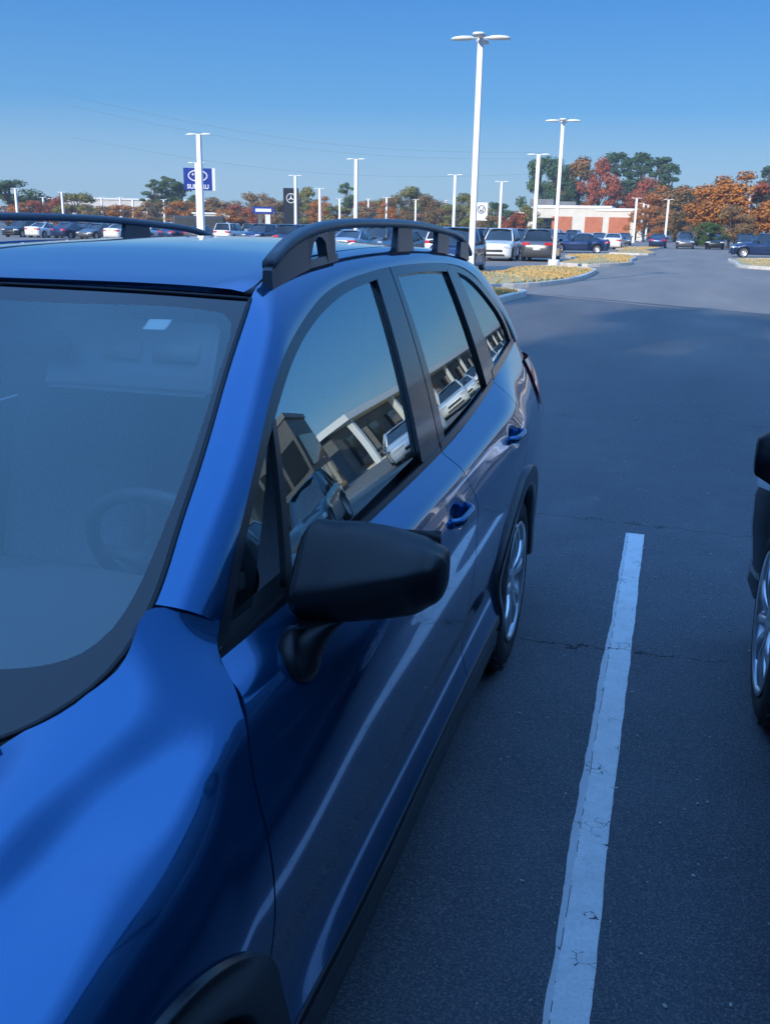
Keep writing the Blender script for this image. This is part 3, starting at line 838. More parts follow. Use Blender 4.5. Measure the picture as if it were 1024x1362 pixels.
# underbody
bm = bmesh.new(); box(bm, (0, 1.4, .26), (1.3, 4.2, .08)); obj('underbody', bm, SHELL, suv, world=True, smooth=False)

# ================================================================== ground
def m_asphalt():
    m = mat('asphalt', (.05,.05,.05), .82); k = NT(m); c = k.coord()
    big = k.noise(c, .35, 4); mid = k.noise(c, 3.0, 5, .6); fine = k.noise(c, 150, 2, .6)
    vo = k.n('TexVoronoi'); k.l(c, vo.inputs['Vector']); vo.inputs['Scale'].default_value = 190
    a = k.ramp(big, [(.3, (.044,.060,.079)), (.7, (.066,.084,.106))])
    b = k.mix(.55, a, k.ramp(mid, [(.3, (.048,.059,.074)), (.72, (.094,.108,.127))]))
    sp = k.ramp(vo.outputs['Color'], [(.45, (0,0,0)), (.95, (1,1,1))])
    b = k.mix(sp, b, (.15,.15,.15), 'MIX')
    k_f = k.ramp(fine, [(.35, (.55,.55,.55)), (.7, (1.25,1.25,1.25))])
    b = k.mix(1.0, b, k_f, 'MULTIPLY')
    # cracks and pale scuffs with shapes of their own
    sx = k.n('SeparateXYZ'); k.l(c, sx.inputs[0]); X, Y = sx.outputs[0], sx.outputs[1]
    wob = k.noise(c, 5, 5, .7)
    def crack(y0, slope, wdt, amp):
        yy = k.math('SUBTRACT', Y, k.math('MULTIPLY_ADD', X, slope, y0))
        yy = k.math('MULTIPLY_ADD', k.math('SUBTRACT', wob, .5), amp, yy)
        return k.math('LESS_THAN', k.math('ABSOLUTE', yy), wdt)
    br = k.math('GREATER_THAN', k.noise(c, 2.3, 3), .44)
    cr = k.math('MULTIPLY', k.math('MAXIMUM', crack(2.93, -.01, .006, .28), crack(4.85, -.05, .005, .30)), br)
    far = k.math('MULTIPLY', k.math('MAXIMUM', crack(8.1, .08, .010, .7), crack(12.4, -.06, .012, .9)), br)
    b = k.mix(k.math('MAXIMUM', cr, far), b, (.008,.008,.009))
    sc = k.n('TexNoise'); mp = k.n('Mapping'); k.l(c, mp.inputs[0]); mp.inputs['Rotation'].default_value = (0, 0, .7); mp.inputs['Scale'].default_value = (1, .35, 1)
    k.l(mp.outputs[0], sc.inputs['Vector']); sc.inputs['Scale'].default_value = 1.6; sc.inputs['Detail'].default_value = 6; sc.inputs['Distortion'].default_value = 1.5
    b = k.mix(k.ramp(sc.outputs['Fac'], [(.60, (0,0,0)), (.75, (.22,.22,.22))]), b, (.16,.16,.165))
    # paler, wheel-worn surface further along the drive
    wn = k.n('MapRange'); k.l(k.math('ADD', Y, k.math('MULTIPLY', k.noise(c, .22, 3), 9.0)), wn.inputs['Value'])
    wn.inputs['From Min'].default_value = 9.0; wn.inputs['From Max'].default_value = 19.0
    mp2 = k.n('Mapping'); k.l(c, mp2.inputs[0]); mp2.inputs['Scale'].default_value = (.6, .15, 1)
    pale = k.ramp(k.noise(mp2.outputs[0], 1.1, 5), [(.3, (.10,.10,.10)), (.55, (.145,.138,.13)), (.75, (.20,.185,.17))])
    b = k.mix(k.math('MULTIPLY', wn.outputs[0], .85), b, pale)
    k.l(b, k.b.inputs['Base Color'])
    k.bump(k.math('ADD', k.math('MULTIPLY', vo.outputs['Distance'], .7), fine), .55, .006)
    return m
ASPH = m_asphalt()
def sheet(name, pts, z, m, kind='structure'):
    bm = bmesh.new(); f = bm.faces.new([bm.verts.new((x, y, z)) for x, y in pts])
    if f.normal.z < 0: f.normal_flip()
    o = obj(name, bm, m, smooth=False); 
    bmx = o.data
    if kind: o['kind'] = kind
    return o
bm = bmesh.new(); n_ = 24
gg = bmesh.ops.create_grid(bm, x_segments=n_, y_segments=n_, size=2500)
obj('parking_lot', bm, ASPH, smooth=False)['kind'] = 'structure'
def m_road():
    m = mat('worn_road', (.10,.10,.10), .85); k = NT(m); c = k.coord()
    mp = k.n('Mapping'); k.l(c, mp.inputs[0]); mp.inputs['Scale'].default_value = (.6, .12, 1)
    f = k.noise(mp.outputs[0], 1.0, 5); g_ = k.noise(c, 40, 3)
    a = k.ramp(f, [(.3, (.22,.18,.14)), (.55, (.30,.235,.175)), (.75, (.38,.30,.225))])
    k.l(k.mix(.35, a, k.ramp(g_, [(.3, (.08,.08,.08)), (.7, (.26,.26,.25))])), k.b.inputs['Base Color'])
    k.bump(g_, .2, .006)
    return m
ROADM = m_road()
def ribbon(name, pts, z, m, jit=0):
    if jit:
        rj = random.Random(11); q = []
        for a_, b_ in zip(pts, pts[1:]+pts[:1]):
            L = math.hypot(b_[0]-a_[0], b_[1]-a_[1]); n_s = max(1, min(40, int(L/1.2))) if abs(a_[1]) < 40 and abs(b_[1]) < 40 else 1
            for k_ in range(n_s): q.append((a_[0]+(b_[0]-a_[0])*k_/n_s, a_[1]+(b_[1]-a_[1])*k_/n_s+(rj.uniform(-jit, jit) if k_ else 0)))
        pts = q
    bm = bmesh.new(); vs = [bm.verts.new((x, y, z)) for x, y in pts]
    bmesh.ops.contextual_create(bm, geom=vs); bmesh.ops.recalc_face_normals(bm, faces=bm.faces)
    for f in bm.faces:
        if f.normal.z < 0: f.normal_flip()
    o = obj(name, bm, m, smooth=False); o['kind'] = 'structure'; return o
ribbon('road', [(-60, 33), (-3.4, 26.4), (3.4, 21.8), (40, 12), (60, 150), (2, 300), (-120, 300), (-150, 60)], .004, ROADM, .9)  # near edge of this paler sheet is drawn along the edge of the shade
CONC = m_noise('pale_ground', (.36,.32,.27), (.44,.39,.33), .3, .9, c3=(.30,.27,.23))
ribbon('concrete_apron', [(-70, 34), (-12, 31), (-16, 60), (-40, 66), (-110, 60)], .010, CONC)

# painted stripe: two coats of paint, worn edges and hair cracks
def m_stripe():
    m = mat('line_paint', (.6,.6,.6), .6); k = NT(m); c = k.coord()
    sx = k.n('SeparateXYZ'); k.l(c, sx.inputs[0]); X = sx.outputs[0]
    f = k.noise(c, 9, 6, .7); g_ = k.noise(c, 120, 3)
    base = k.ramp(f, [(.28, (.47,.47,.46)), (.6, (.60,.60,.59)), (.8, (.66,.66,.65))])
    base = k.mix(.25, base, k.ramp(g_, [(.3, (.35,.35,.35)), (.6, (.68,.68,.67))]))
    edge = k.math('LESS_THAN', k.math('MULTIPLY_ADD', k.math('SUBTRACT', k.noise(c, 4, 3), .5), .012, X), 1.262)
    base = k.mix(edge, base, k.mix(.5, base, (.36,.37,.38)))
    lx = k.math('ABSOLUTE', k.math('SUBTRACT', k.math('MULTIPLY_ADD', k.math('SUBTRACT', k.noise(c, 6, 4), .5), .010, X), 1.2625))
    ln = k.math('MULTIPLY', k.math('LESS_THAN', lx, .0011), k.math('GREATER_THAN', k.noise(c, 14, 3), .49))
    vo = k.n('TexVoronoi', feature='DISTANCE_TO_EDGE'); 
    mp = k.n('Mapping'); k.l(c, mp.inputs[0]); mp.inputs['Scale'].default_value = (1, 1.4, 1)
    nz = k.n('TexNoise'); k.l(c, nz.inputs['Vector']); nz.inputs['Scale'].default_value = 25
    ad = k.n('VectorMath', operation='MULTIPLY_ADD'); k.l(nz.outputs['Color'], ad.inputs[0]); ad.inputs[1].default_value = (.03,.03,.03); k.l(mp.outputs[0], ad.inputs[2])
    k.l(ad.outputs[0], vo.inputs['Vector']); vo.inputs['Scale'].default_value = 22
    ck = k.math('MULTIPLY', k.math('LESS_THAN', vo.outputs['Distance'], .022), k.math('GREATER_THAN', k.noise(c, 7, 3), .60))
    crk = k.math('MULTIPLY', k.math('LESS_THAN', k.math('ABSOLUTE', k.math('MULTIPLY_ADD', k.math('SUBTRACT', k.noise(c, 5, 5, .7), .5), .28, k.math('SUBTRACT', sx.outputs[1], 2.915))), .004), 1.0)
    allc = k.math('MAXIMUM', k.math('MAXIMUM', ln, ck), crk)
    k.l(k.mix(allc, base, (.035,.035,.038)), k.b.inputs['Base Color'])
    k.bump(k.math('SUBTRACT', k.math('MULTIPLY', g_, .5), allc), .35, .003)
    return m
bm = bmesh.new(); rnd = random.Random(3); P = []; wl = wr = 0
ysn = np.arange(-4.6, 4.60, .02)
for y in ysn:
    wl = wl*.9+rnd.uniform(-1, 1)*.0016; wr = wr*.9+rnd.uniform(-1, 1)*.0013
    P.append([(1.243+wl+.004*math.sin(y*2.1), y, .004), (1.262, y, .005), (1.30, y, .005), (1.349+wr, y, .004)])
o = obj('bay_line', grid_bm(P, True), m_stripe(), smooth=False); o['kind'] = 'structure'
for j, x0 in enumerate((-1.40, 3.97)):
    P = [[(x0, y, .004), (x0+.105, y, .004)] for y in (-4.6, 4.6)]
    o = obj('bay_line', grid_bm(P, True), bpy.data.materials['line_paint'], smooth=False); o['kind'] = 'structure'

# loose grit, leaf scraps on the tarmac
bm = bmesh.new(); rg = random.Random(4)
for _ in range(420):
    x = rg.uniform(.93, 2.6); y = rg.uniform(.3, 9.5)**1.0; r = rg.choice((.0025, .003, .004, .006))
    g = bmesh.ops.create_icosphere(bm, subdivisions=1, radius=r); bmesh.ops.transform(bm, matrix=Matrix.Translation((x, y, r*.5)) @ Matrix.Rotation(rg.uniform(0, 6), 4, 'Z') @ Matrix.Diagonal((1.3, .8, .55, 1)), verts=g['verts'])
tag(obj('grit', bm, m_noise('grit_stone', (.25,.25,.25), (.5,.49,.46), 30)), 'loose pale grit scattered over the dark asphalt', None, None, 'stuff')
# grass islands with kerbs
GRASS = m_noise('dry_grass', (.50,.31,.11), (.62,.42,.17), 2.2, .95, .4, c3=(.36,.30,.12), dist=.05)
KERB = m_noise('kerb_concrete', (.55,.50,.43), (.66,.61,.53), 4, .85)
def island(pts, label, gh=.15, tufts=6000):
    c = curve3(list(map(lambda p: (*p, 0), pts+[pts[0]])), 60)[:-1, :2]
    cen_ = c.mean(axis=0)
    r0, r1, r2_ = [], [], []
    for q in c:
        d = cen_-q; L = np.linalg.norm(d); d /= L
        r0.append((q[0], q[1])); r1.append(tuple(q+d*min(.16, .3*L)))
    bm = bmesh.new()
    loft(bm, [[(x, y, -.02) for x, y in r0], [(x, y, .13) for x, y in r0], [(x*.92+a*.08, y*.92+b*.08, .15) for (x, y), (a, b) in zip(r0, r1)], [(x, y, .15) for x, y in r1], [(x, y, .10) for x, y in r1]], True)
    k_ = obj('kerb', bm, KERB, smooth=False, normals=True); k_['kind'] = 'structure'
    bm = bmesh.new(); rnd = random.Random(len(label))
    rings = [[(x+(cen_[0]-x)*t, y+(cen_[1]-y)*t, .11+gh*math.sin(t*math.pi/2)*.5+(rnd.uniform(0, .03) if t > 0 else 0)) for x, y in r1] for t in (0, .15, .35, .6, .85, .999)]
    loft(bm, rings, True, False)
    g_ = obj('island_turf', bm, GRASS, smooth=True, normals=True); g_['kind'] = 'structure'
    # tufts
    bm = bmesh.new(); ck = np.array(r1)
    for _ in range(tufts):
        i = rnd.randrange(len(ck)); t = math.sqrt(rnd.random())*.95; q = cen_+(ck[i]-cen_)*t; h = rnd.uniform(.03, .09); a = rnd.uniform(0, 6.28); w = .035
        zb = .11+gh*.5*math.sin((1-t)*math.pi/2)
        vs = [bm.verts.new((q[0]+math.cos(a)*w, q[1]+math.sin(a)*w, zb)), bm.verts.new((q[0]-math.cos(a)*w, q[1]-math.sin(a)*w, zb)), bm.verts.new((q[0]+rnd.uniform(-.03, .03), q[1]+rnd.uniform(-.03, .03), zb+h))]
        bm.faces.new(vs)
    t_ = obj('grass', bm, GRASS, smooth=False); tag(t_, label, 'grass', None, 'stuff')
island([(-9.5,28),(-5.0,26.3),(-3.3,27.4),(-2.3,29.8),(-1.75,33.8),(-1.7,39.6),(-2.4,42.8),(-3.9,44.0),(-4.9,42.0),(-5.0,35),(-7,31)], 'short tan grass on the kerbed island round the second light pole')
island([(-4.2,48.3),(-3.0,46.8),(-1.5,48.8),(-1.0,55.6),(-1.2,65.2),(-3.2,70.1),(-4.4,68.9),(-4.4,57.8)], 'short tan grass on the second kerbed island beyond the pole')
island([(6.6,49.2),(4.9,51.0),(4.5,55),(4.5,60.5),(5.8,67.9),(12,69.7),(24,69),(25,50)], 'dry grass on the kerbed island at the right edge')
island([(-3.4,74),(-1.6,73.5),(-.8,82),(-.7,96),(-1.8,108),(-3.2,106),(-3.4,90)], 'dry grass with low shrubs on the far median')
bm = bmesh.new()   # near left kerb end, mostly hidden by the car
island([(-6,20.0),(-3.0,19.8),(-2.5,21.5),(-2.35,23.5),(-2.5,25.2),(-3.1,25.6),(-6,25.4)], 'bare grass on the nearest kerbed island behind the suv')

# ================================================================== leaves, trees
def m_leaf(name, a, b, c):
    m = mat(name, a, .75, spec=.2); k = NT(m); co_ = k.coord('Object')
    f = k.noise(co_, .55, 4, .6); f2 = k.noise(co_, 4.0, 2)
    col = k.ramp(f, [(.34, a), (.52, b), (.68, c)])
    k.l(k.mix(.45, col, k.mix(f2, a, c)), k.b.inputs['Base Color'])
    return m
LEAF = dict(
 green=m_leaf('leaf_green', (0.036,0.087,0.026), (0.065,0.123,0.036), (0.131,0.160,0.043)),
 pine=m_leaf('needle_green', (0.032,0.072,0.032), (0.051,0.102,0.043), (0.087,0.145,0.058)),
 olive=m_leaf('leaf_olive', (0.102,0.131,0.029), (0.217,0.203,0.043), (0.319,0.246,0.058)),
 orange=m_leaf('leaf_orange', (0.203,0.080,0.020), (0.464,0.160,0.029), (0.600,0.246,0.051)),
 red=m_leaf('leaf_red', (0.203,0.043,0.026), (0.362,0.080,0.036), (0.464,0.160,0.051)),
 brown=m_leaf('leaf_brown', (0.145,0.094,0.043), (0.290,0.160,0.065), (0.377,0.232,0.087)),
 mixed=m_leaf('leaf_mixed', (0.058,0.102,0.029), (0.203,0.145,0.043), (0.435,0.131,0.043)))
BARK = m_noise('bark', (.06,.045,.035), (.13,.10,.08), 6, .9, .5, dist=.03)
def tree_proto(kind, seed, shape='round', n=1500, leaf=.36):
    """unit: height 10 m. crown made of many small leaf clumps"""
    rnd = random.Random(seed); H = 10.0
    root = thing('tree', 'x', 'tree')
    bm = bmesh.new()
    pts = [(0,0,-.2),(rnd.uniform(-.1,.1),rnd.uniform(-.1,.1),2.5),(rnd.uniform(-.3,.3),rnd.uniform(-.3,.3),5.5),(rnd.uniform(-.3,.3),rnd.uniform(-.3,.3),8.8)]
    tube(bm, pts, [.26,.20,.13,.04], 8)
    lobes = []
    if shape == 'round':
        for i in range(26):
            a = rnd.uniform(0, 6.283); t = rnd.random(); z = 2.6+6.6*t
            rad = 3.1*math.sin(math.pi*min(1, .16+.80*t)**.85)
            rr_ = rad*math.sqrt(rnd.uniform(.15, 1)); s = rnd.uniform(.75, 1.25)
            lobes.append((rr_*math.cos(a), rr_*math.sin(a), z, s, s*.85))
    elif shape == 'pine':
        for i in range(20):
            a = rnd.uniform(0, 6.283); t = rnd.random()**.8; z = 4.8+5.0*t
            rr_ = (2.3-1.5*t)*rnd.uniform(.2, 1); s = rnd.uniform(.5, .95)
            lobes.append((rr_*math.cos(a), rr_*math.sin(a), z, s, s*.55))
    else:   # wide low
        for i in range(26):
            a = rnd.uniform(0, 6.283); t = rnd.random(); z = 1.6+6.8*t
            rr_ = 4.6*math.sqrt(rnd.uniform(.1, 1))*math.sqrt(max(.05, 1-t*t*.9)); s = rnd.uniform(.9, 1.5)
            lobes.append((rr_*math.cos(a), rr_*math.sin(a), z, s, s*.8))
    for (x, y, z, s, sz) in lobes[:14]:
        zz = max(1.8, z-1.6-rnd.random()); tube(bm, [(pts[1][0]*.6, pts[1][1]*.6, zz*.8), (x*.55, y*.55, z-.7), (x, y, z)], [.09,.05,.015], 5)
    obj('trunk', bm, BARK, root)
    bm = bmesh.new(); per = n//len(lobes)
    for (x, y, z, s, sz) in lobes:
        for _ in range(int(per*s)):
            v = Vector((rnd.gauss(0, 1), rnd.gauss(0, 1), rnd.gauss(0, 1))).normalized()*(rnd.random()**.45)
            p = Vector((x+v.x*s, y+v.y*s, z+v.z*sz))
            nrm = (v+Vector((rnd.uniform(-.6,.6), rnd.uniform(-.6,.6), rnd.uniform(-.3,.9)))).normalized()
            a = nrm.orthogonal().normalized(); b = nrm.cross(a); th = rnd.uniform(0, 6.28); a, b = a*math.cos(th)+b*math.sin(th), b*math.cos(th)-a*math.sin(th)
            L = leaf*rnd.uniform(.5, 1.1)
            q = [p+a*L*.5, p+b*L*.32, p-a*L*.5+nrm*L*.1, p-b*L*.32]
            bm.faces.new([bm.verts.new(w) for w in q])
    obj('crown', bm, LEAF[kind], root, smooth=False)
    return root
PROT = {}
used = set()
def tree(kind, shape, x, y, h, w, label, group='trees round the parking lots', seed=0, rz=None, z=0):
    key = (kind, shape, seed)
    if key not in PROT:
        PROT[key] = tree_proto(kind, sum(map(ord, kind+shape))*7+seed, shape, 5200 if shape != 'pine' else 3000, .42)
        o = PROT[key]
    else:
        o = copy_tree(PROT[key])
    o.location = (x, y, z); o.rotation_euler = (0, 0, rz if rz is not None else (x*1.7+y) % 6.28)
    base = {'round': 6.8, 'pine': 4.6, 'wide': 10.5}[shape]
    o.scale = (w/base, w/base, h/9.9)
    tag(o, label, 'tree', group)
    return o
TREES = [
    ('brown', 'wide', -144.3, 189.8, 4.8, 14.3, 'first brown broad low tree from the left behind the far left lot', 0),
    ('green', 'round', -125.3, 166.6, 9.2, 14.8, 'dark green rounded tree behind the far left lot', 0),
    ('orange', 'round', -100.0, 135.6, 4.2, 5.6, 'orange rounded tree behind the far left lot', 0),
    ('red', 'wide', -110.9, 152.4, 5.5, 9.5, 'dark red broad low tree behind the far left lot', 0),
    ('orange', 'wide', -142.4, 200.0, 4.8, 14.7, 'orange broad low tree behind the far left lot', 0),
    ('olive', 'wide', -145.4, 206.4, 5.9, 15.2, 'first yellow green broad low tree from the left behind the far left lot', 0),
    ('red', 'round', -115.2, 167.8, 6.0, 8.5, 'dark red rounded tree behind the far left lot', 0),
    ('olive', 'wide', -109.8, 165.4, 7.3, 10.3, 'second yellow green broad low tree from the left behind the far left lot', 0),
    ('mixed', 'wide', -130.0, 201.2, 5.6, 14.4, 'green and rust broad low tree behind the far left lot', 0),
    ('brown', 'wide', -97.3, 155.6, 4.5, 9.2, 'second brown broad low tree from the left behind the far left lot', 0),
    ('brown', 'wide', -129.5, 209.8, 5.1, 14.8, 'first brown broad low tree from the left near the blue sign', 0),
    ('orange', 'wide', -89.4, 148.8, 4.7, 8.0, 'first orange broad low tree from the left near the blue sign', 0),
    ('orange', 'wide', -127.3, 219.3, 5.7, 15.2, 'second orange broad low tree from the left near the blue sign', 0),
    ('green', 'pine', -112.0, 199.2, 10.5, 6.5, 'first dark green sparse pine from the left near the blue sign', 0),
    ('brown', 'wide', -92.4, 164.4, 5.6, 11.0, 'second brown broad low tree from the left near the blue sign', 0),
    ('green', 'pine', -110.5, 202.4, 11.3, 6.5, 'second dark green sparse pine from the left near the blue sign', 0),
    ('olive', 'wide', -115.6, 211.0, 6.0, 14.4, 'yellow green broad low tree near the blue sign', 0),
    ('green', 'round', -109.3, 206.4, 10.9, 9.7, 'dark green rounded tree near the blue sign', 0),
    ('orange', 'wide', -83.0, 158.2, 5.7, 9.0, 'third orange broad low tree from the left near the blue sign', 0),
    ('mixed', 'wide', -112.6, 220.5, 5.9, 14.9, 'green and rust broad low tree near the blue sign', 0),
    ('brown', 'round', -85.6, 173.7, 6.5, 8.1, 'brown rounded tree near the blue sign', 0),
    ('brown', 'wide', -109.7, 229.8, 6.9, 15.3, 'third brown broad low tree from the left near the blue sign', 0),
    ('orange', 'wide', -63.6, 134.4, 3.9, 6.2, 'first orange broad low tree from the left between the two pylon signs', 0),
    ('red', 'wide', -74.4, 162.4, 5.4, 7.5, 'dark red broad low tree between the two pylon signs', 0),
    ('orange', 'wide', -98.9, 220.5, 6.1, 14.5, 'second orange broad low tree from the left between the two pylon signs', 0),
    ('brown', 'wide', -79.8, 181.9, 7.9, 12.4, 'brown broad low tree between the two pylon signs', 0),
    ('brown', 'round', -72.5, 174.2, 6.6, 7.1, 'brown rounded tree between the two pylon signs', 0),
    ('olive', 'wide', -92.9, 230.7, 6.8, 14.9, 'yellow green broad low tree between the two pylon signs', 0),
    ('mixed', 'wide', -92.3, 238.4, 6.3, 15.3, 'first green and rust broad low tree from the left above the near roof rail', 0),
    ('olive', 'round', -74.0, 195.1, 9.0, 7.0, 'first yellow green rounded tree from the left above the near roof rail', 0),
    ('brown', 'wide', -84.2, 227.6, 6.5, 14.6, 'first brown broad low tree from the left above the near roof rail', 0),
    ('orange', 'round', -67.3, 187.0, 7.1, 6.6, 'first orange rounded tree from the left above the near roof rail', 0),
    ('olive', 'wide', -61.5, 178.4, 5.7, 9.5, 'first yellow green broad low tree from the left above the near roof rail', 0),
    ('green', 'pine', -72.5, 217.0, 10.9, 5.0, 'dark green sparse pine above the near roof rail', 0),
    ('orange', 'wide', -76.8, 237.6, 8.2, 15.0, 'orange broad low tree above the near roof rail', 0),
    ('brown', 'wide', -54.3, 175.6, 5.5, 8.4, 'second brown broad low tree from the left above the near roof rail', 0),
    ('olive', 'wide', -73.5, 246.0, 8.9, 15.4, 'second yellow green broad low tree from the left above the near roof rail', 0),
    ('orange', 'round', -47.1, 162.1, 5.5, 5.1, 'second orange rounded tree from the left above the near roof rail', 0),
    ('mixed', 'wide', -53.8, 191.4, 7.9, 9.1, 'second green and rust broad low tree from the left above the near roof rail', 0),
    ('olive', 'round', -53.1, 202.0, 9.5, 8.7, 'second yellow green rounded tree from the left above the near roof rail', 0),
    ('mixed', 'wide', -59.9, 236.3, 7.7, 14.6, 'third green and rust broad low tree from the left above the near roof rail', 0),
    ('mixed', 'wide', -47.7, 198.2, 8.5, 10.2, 'fourth green and rust broad low tree from the left above the near roof rail', 0),
    ('brown', 'wide', -56.1, 244.5, 7.2, 15.0, 'third brown broad low tree from the left above the near roof rail', 0),
    ('olive', 'wide', -41.7, 189.3, 6.5, 9.7, 'third yellow green broad low tree from the left above the near roof rail', 0),
    ('olive', 'round', -43.3, 209.4, 8.6, 7.1, 'third yellow green rounded tree from the left above the near roof rail', 0),
    ('orange', 'wide', -50.1, 253.0, 7.1, 15.5, 'orange broad low tree near the small white sign', 0),
    ('olive', 'wide', -35.0, 185.6, 6.0, 7.9, 'first yellow green broad low tree from the left near the small white sign', 0),
    ('brown', 'wide', -25.6, 146.7, 3.7, 6.2, 'brown broad low tree near the small white sign', 0),
    ('green', 'round', -35.5, 205.9, 7.1, 7.8, 'dark green rounded tree near the small white sign', 0),
    ('olive', 'wide', -39.3, 241.7, 6.6, 14.7, 'second yellow green broad low tree from the left near the small white sign', 0),
    ('red', 'wide', -22.5, 147.2, 4.5, 5.7, 'dark red broad low tree near the small white sign', 0),
    ('olive', 'round', -25.1, 177.2, 5.6, 6.0, 'yellow green rounded tree near the small white sign', 0),
    ('mixed', 'wide', -34.0, 249.7, 6.1, 15.1, 'green and rust broad low tree near the small white sign', 0),
    ('green', 'round', -28.8, 222.1, 17.3, 9.7, 'dark green rounded tree behind the orange and white store', 0),
    ('brown', 'wide', -27.4, 237.4, 7.7, 14.3, 'brown broad low tree behind the orange and white store', 0),
    ('pine', 'round', -25.2, 219.5, 16.2, 8.8, 'tall dark rounded tree behind the orange and white store', 0),
    ('mixed', 'round', -23.4, 225.8, 13.5, 10.6, 'first green and rust rounded tree from the left behind the orange and white store', 0),
    ('mixed', 'round', -20.8, 224.0, 17.2, 11.2, 'second green and rust rounded tree from the left behind the orange and white store', 0),
    ('red', 'round', -15.4, 212.5, 15.8, 9.2, 'dark red rounded tree behind the orange and white store', 0),
    ('pine', 'pine', -13.7, 233.6, 17.8, 7.8, 'first tall dark sparse pine from the left right of the orange and white store', 0),
    ('green', 'wide', -9.9, 223.8, 8.8, 11.2, 'dark green broad low tree right of the orange and white store', 0),
    ('pine', 'pine', -10.7, 234.8, 16.9, 6.7, 'second tall dark sparse pine from the left right of the orange and white store', 0),
    ('orange', 'wide', -10.4, 245.9, 7.8, 14.7, 'first orange broad low tree from the left right of the orange and white store', 0),
    ('pine', 'pine', -7.6, 231.0, 17.5, 8.5, 'third tall dark sparse pine from the left right of the orange and white store', 0),
    ('red', 'round', -6.0, 214.0, 12.1, 8.9, 'dark red rounded tree right of the orange and white store', 0),
    ('orange', 'wide', -4.1, 169.0, 5.9, 7.0, 'second orange broad low tree from the left right of the orange and white store', 0),
    ('pine', 'pine', -4.1, 229.1, 16.5, 8.4, 'fourth tall dark sparse pine from the left right of the orange and white store', 0),
    ('orange', 'round', -2.2, 184.1, 9.4, 8.9, 'orange rounded tree right of the orange and white store', 0),
    ('pine', 'pine', -1.4, 227.1, 15.2, 6.8, 'fifth tall dark sparse pine from the left right of the orange and white store', 0),
    ('olive', 'wide', 0.3, 253.1, 8.8, 15.2, 'yellow green broad low tree right of the orange and white store', 0),
    ('mixed', 'round', 0.9, 181.1, 9.5, 9.1, 'green and rust rounded tree right of the orange and white store', 0),
    ('mixed', 'wide', 2.8, 164.1, 5.4, 8.2, 'green and rust broad low tree near the right edge', 0),
    ('green', 'round', 3.9, 214.1, 10.4, 8.9, 'dark green rounded tree near the right edge', 0),
    ('brown', 'round', 5.1, 189.1, 7.8, 7.9, 'brown rounded tree near the right edge', 0),
    ('green', 'wide', 4.7, 109.1, 3.0, 4.0, 'dark green broad low tree near the right edge', 0),
    ('orange', 'round', 5.9, 131.1, 8.3, 8.1, 'first orange rounded tree from the left near the right edge', 0),
    ('brown', 'wide', 7.0, 119.0, 4.9, 6.0, 'brown broad low tree near the right edge', 0),
    ('orange', 'round', 8.3, 126.9, 8.6, 8.5, 'second orange rounded tree from the left near the right edge', 0),
    ('red', 'round', 11.1, 132.8, 7.7, 6.7, 'dark red rounded tree near the right edge', 0),
    ('pine', 'pine', 19.3, 238.5, 15.3, 7.2, 'tall dark sparse pine near the right edge', 0),
    ('orange', 'wide', 12.6, 123.6, 5.8, 9.3, 'orange broad low tree near the right edge', 0),
]
for k_, sh_, x_, y_, h_, w_, lb_, sd_ in TREES: tree(k_, sh_, x_, y_, h_*1.04, w_*1.12, lb_, seed=sd_)
tree('green', 'round', -33, -33, 21, 7.5, 'tall evergreen behind the photographer, first from the left behind the showroom', 'trees behind the showroom')
tree('green', 'round', -26.5, -34.5, 20, 7.5, 'tall evergreen behind the photographer, second from the left behind the showroom', 'trees behind the showroom')
tree('pine', 'pine', -20, -33, 21.6, 7.5, 'tall evergreen behind the photographer, third from the left behind the showroom', 'trees behind the showroom')
tree('pine', 'pine', -13.5, -34.5, 21, 7.5, 'tall evergreen behind the photographer, fourth from the left behind the showroom', 'trees behind the showroom')
tree('pine', 'pine', -7, -33, 21.4, 7.5, 'tall evergreen behind the photographer, fifth from the left behind the showroom', 'trees behind the showroom')
tree('green', 'round', 0, -34, 20.0, 7.5, 'tall evergreen behind the photographer, sixth from the left behind the showroom', 'trees behind the showroom')
# ================================================================== light poles
def light_pole(x, y, heads, h, label, base=True, rz=0, fat=1.0):
    t = thing('light_pole', label, 'light pole', (x, y, 0), rz, 'white light poles in the lots')
    bm = bmesh.new(); s = .066*fat
    rings = [[(a*s*k_, b*s*k_, z) for a, b in ((-1,-1),(1,-1),(1,1),(-1,1))] for z, k_ in ((.0, 1), (h*.5, .95), (h, .9))]
    loft(bm, rings, True, True); obj('pole', bm, WHITEP, t, smooth=False, normals=True)
    if base:
        bm = bmesh.new(); lz = [(.26, 0), (.26, .35), (.24, .40), (.12, .40)]
        loft(bm, [[(r*math.cos(a), r*math.sin(a), z) for a in np.linspace(0, 6.283, 17)[:-1]] for r, z in lz], True, True)
        obj('pole_base', bm, WHITEP, t, normals=True)
    for a in heads:
        bm = bmesh.new(); M0 = Matrix.Rotation(a, 4, 'Z')
        rings = []
        for xx, wy, z0, z1 in ((.08,.05,h-.02,h+.02),(.20,.06,h-.02,h+.03),(.27,.15,h-.03,h+.045),(.48,.17,h-.03,h+.05),(.68,.15,h-.03,h+.03),(.76,.09,h-.03,h+.0)):
            rings.append([M0 @ Vector((xx, yy*wy, zz)) for yy, zz in ((-1, z0), (1, z0), (.95, z1-.02), (.5, z1), (-.5, z1), (-.95, z1-.02))])
        loft(bm, rings, True, True); obj('lamp_head', bm, WHITEP, t, normals=True)
    return t
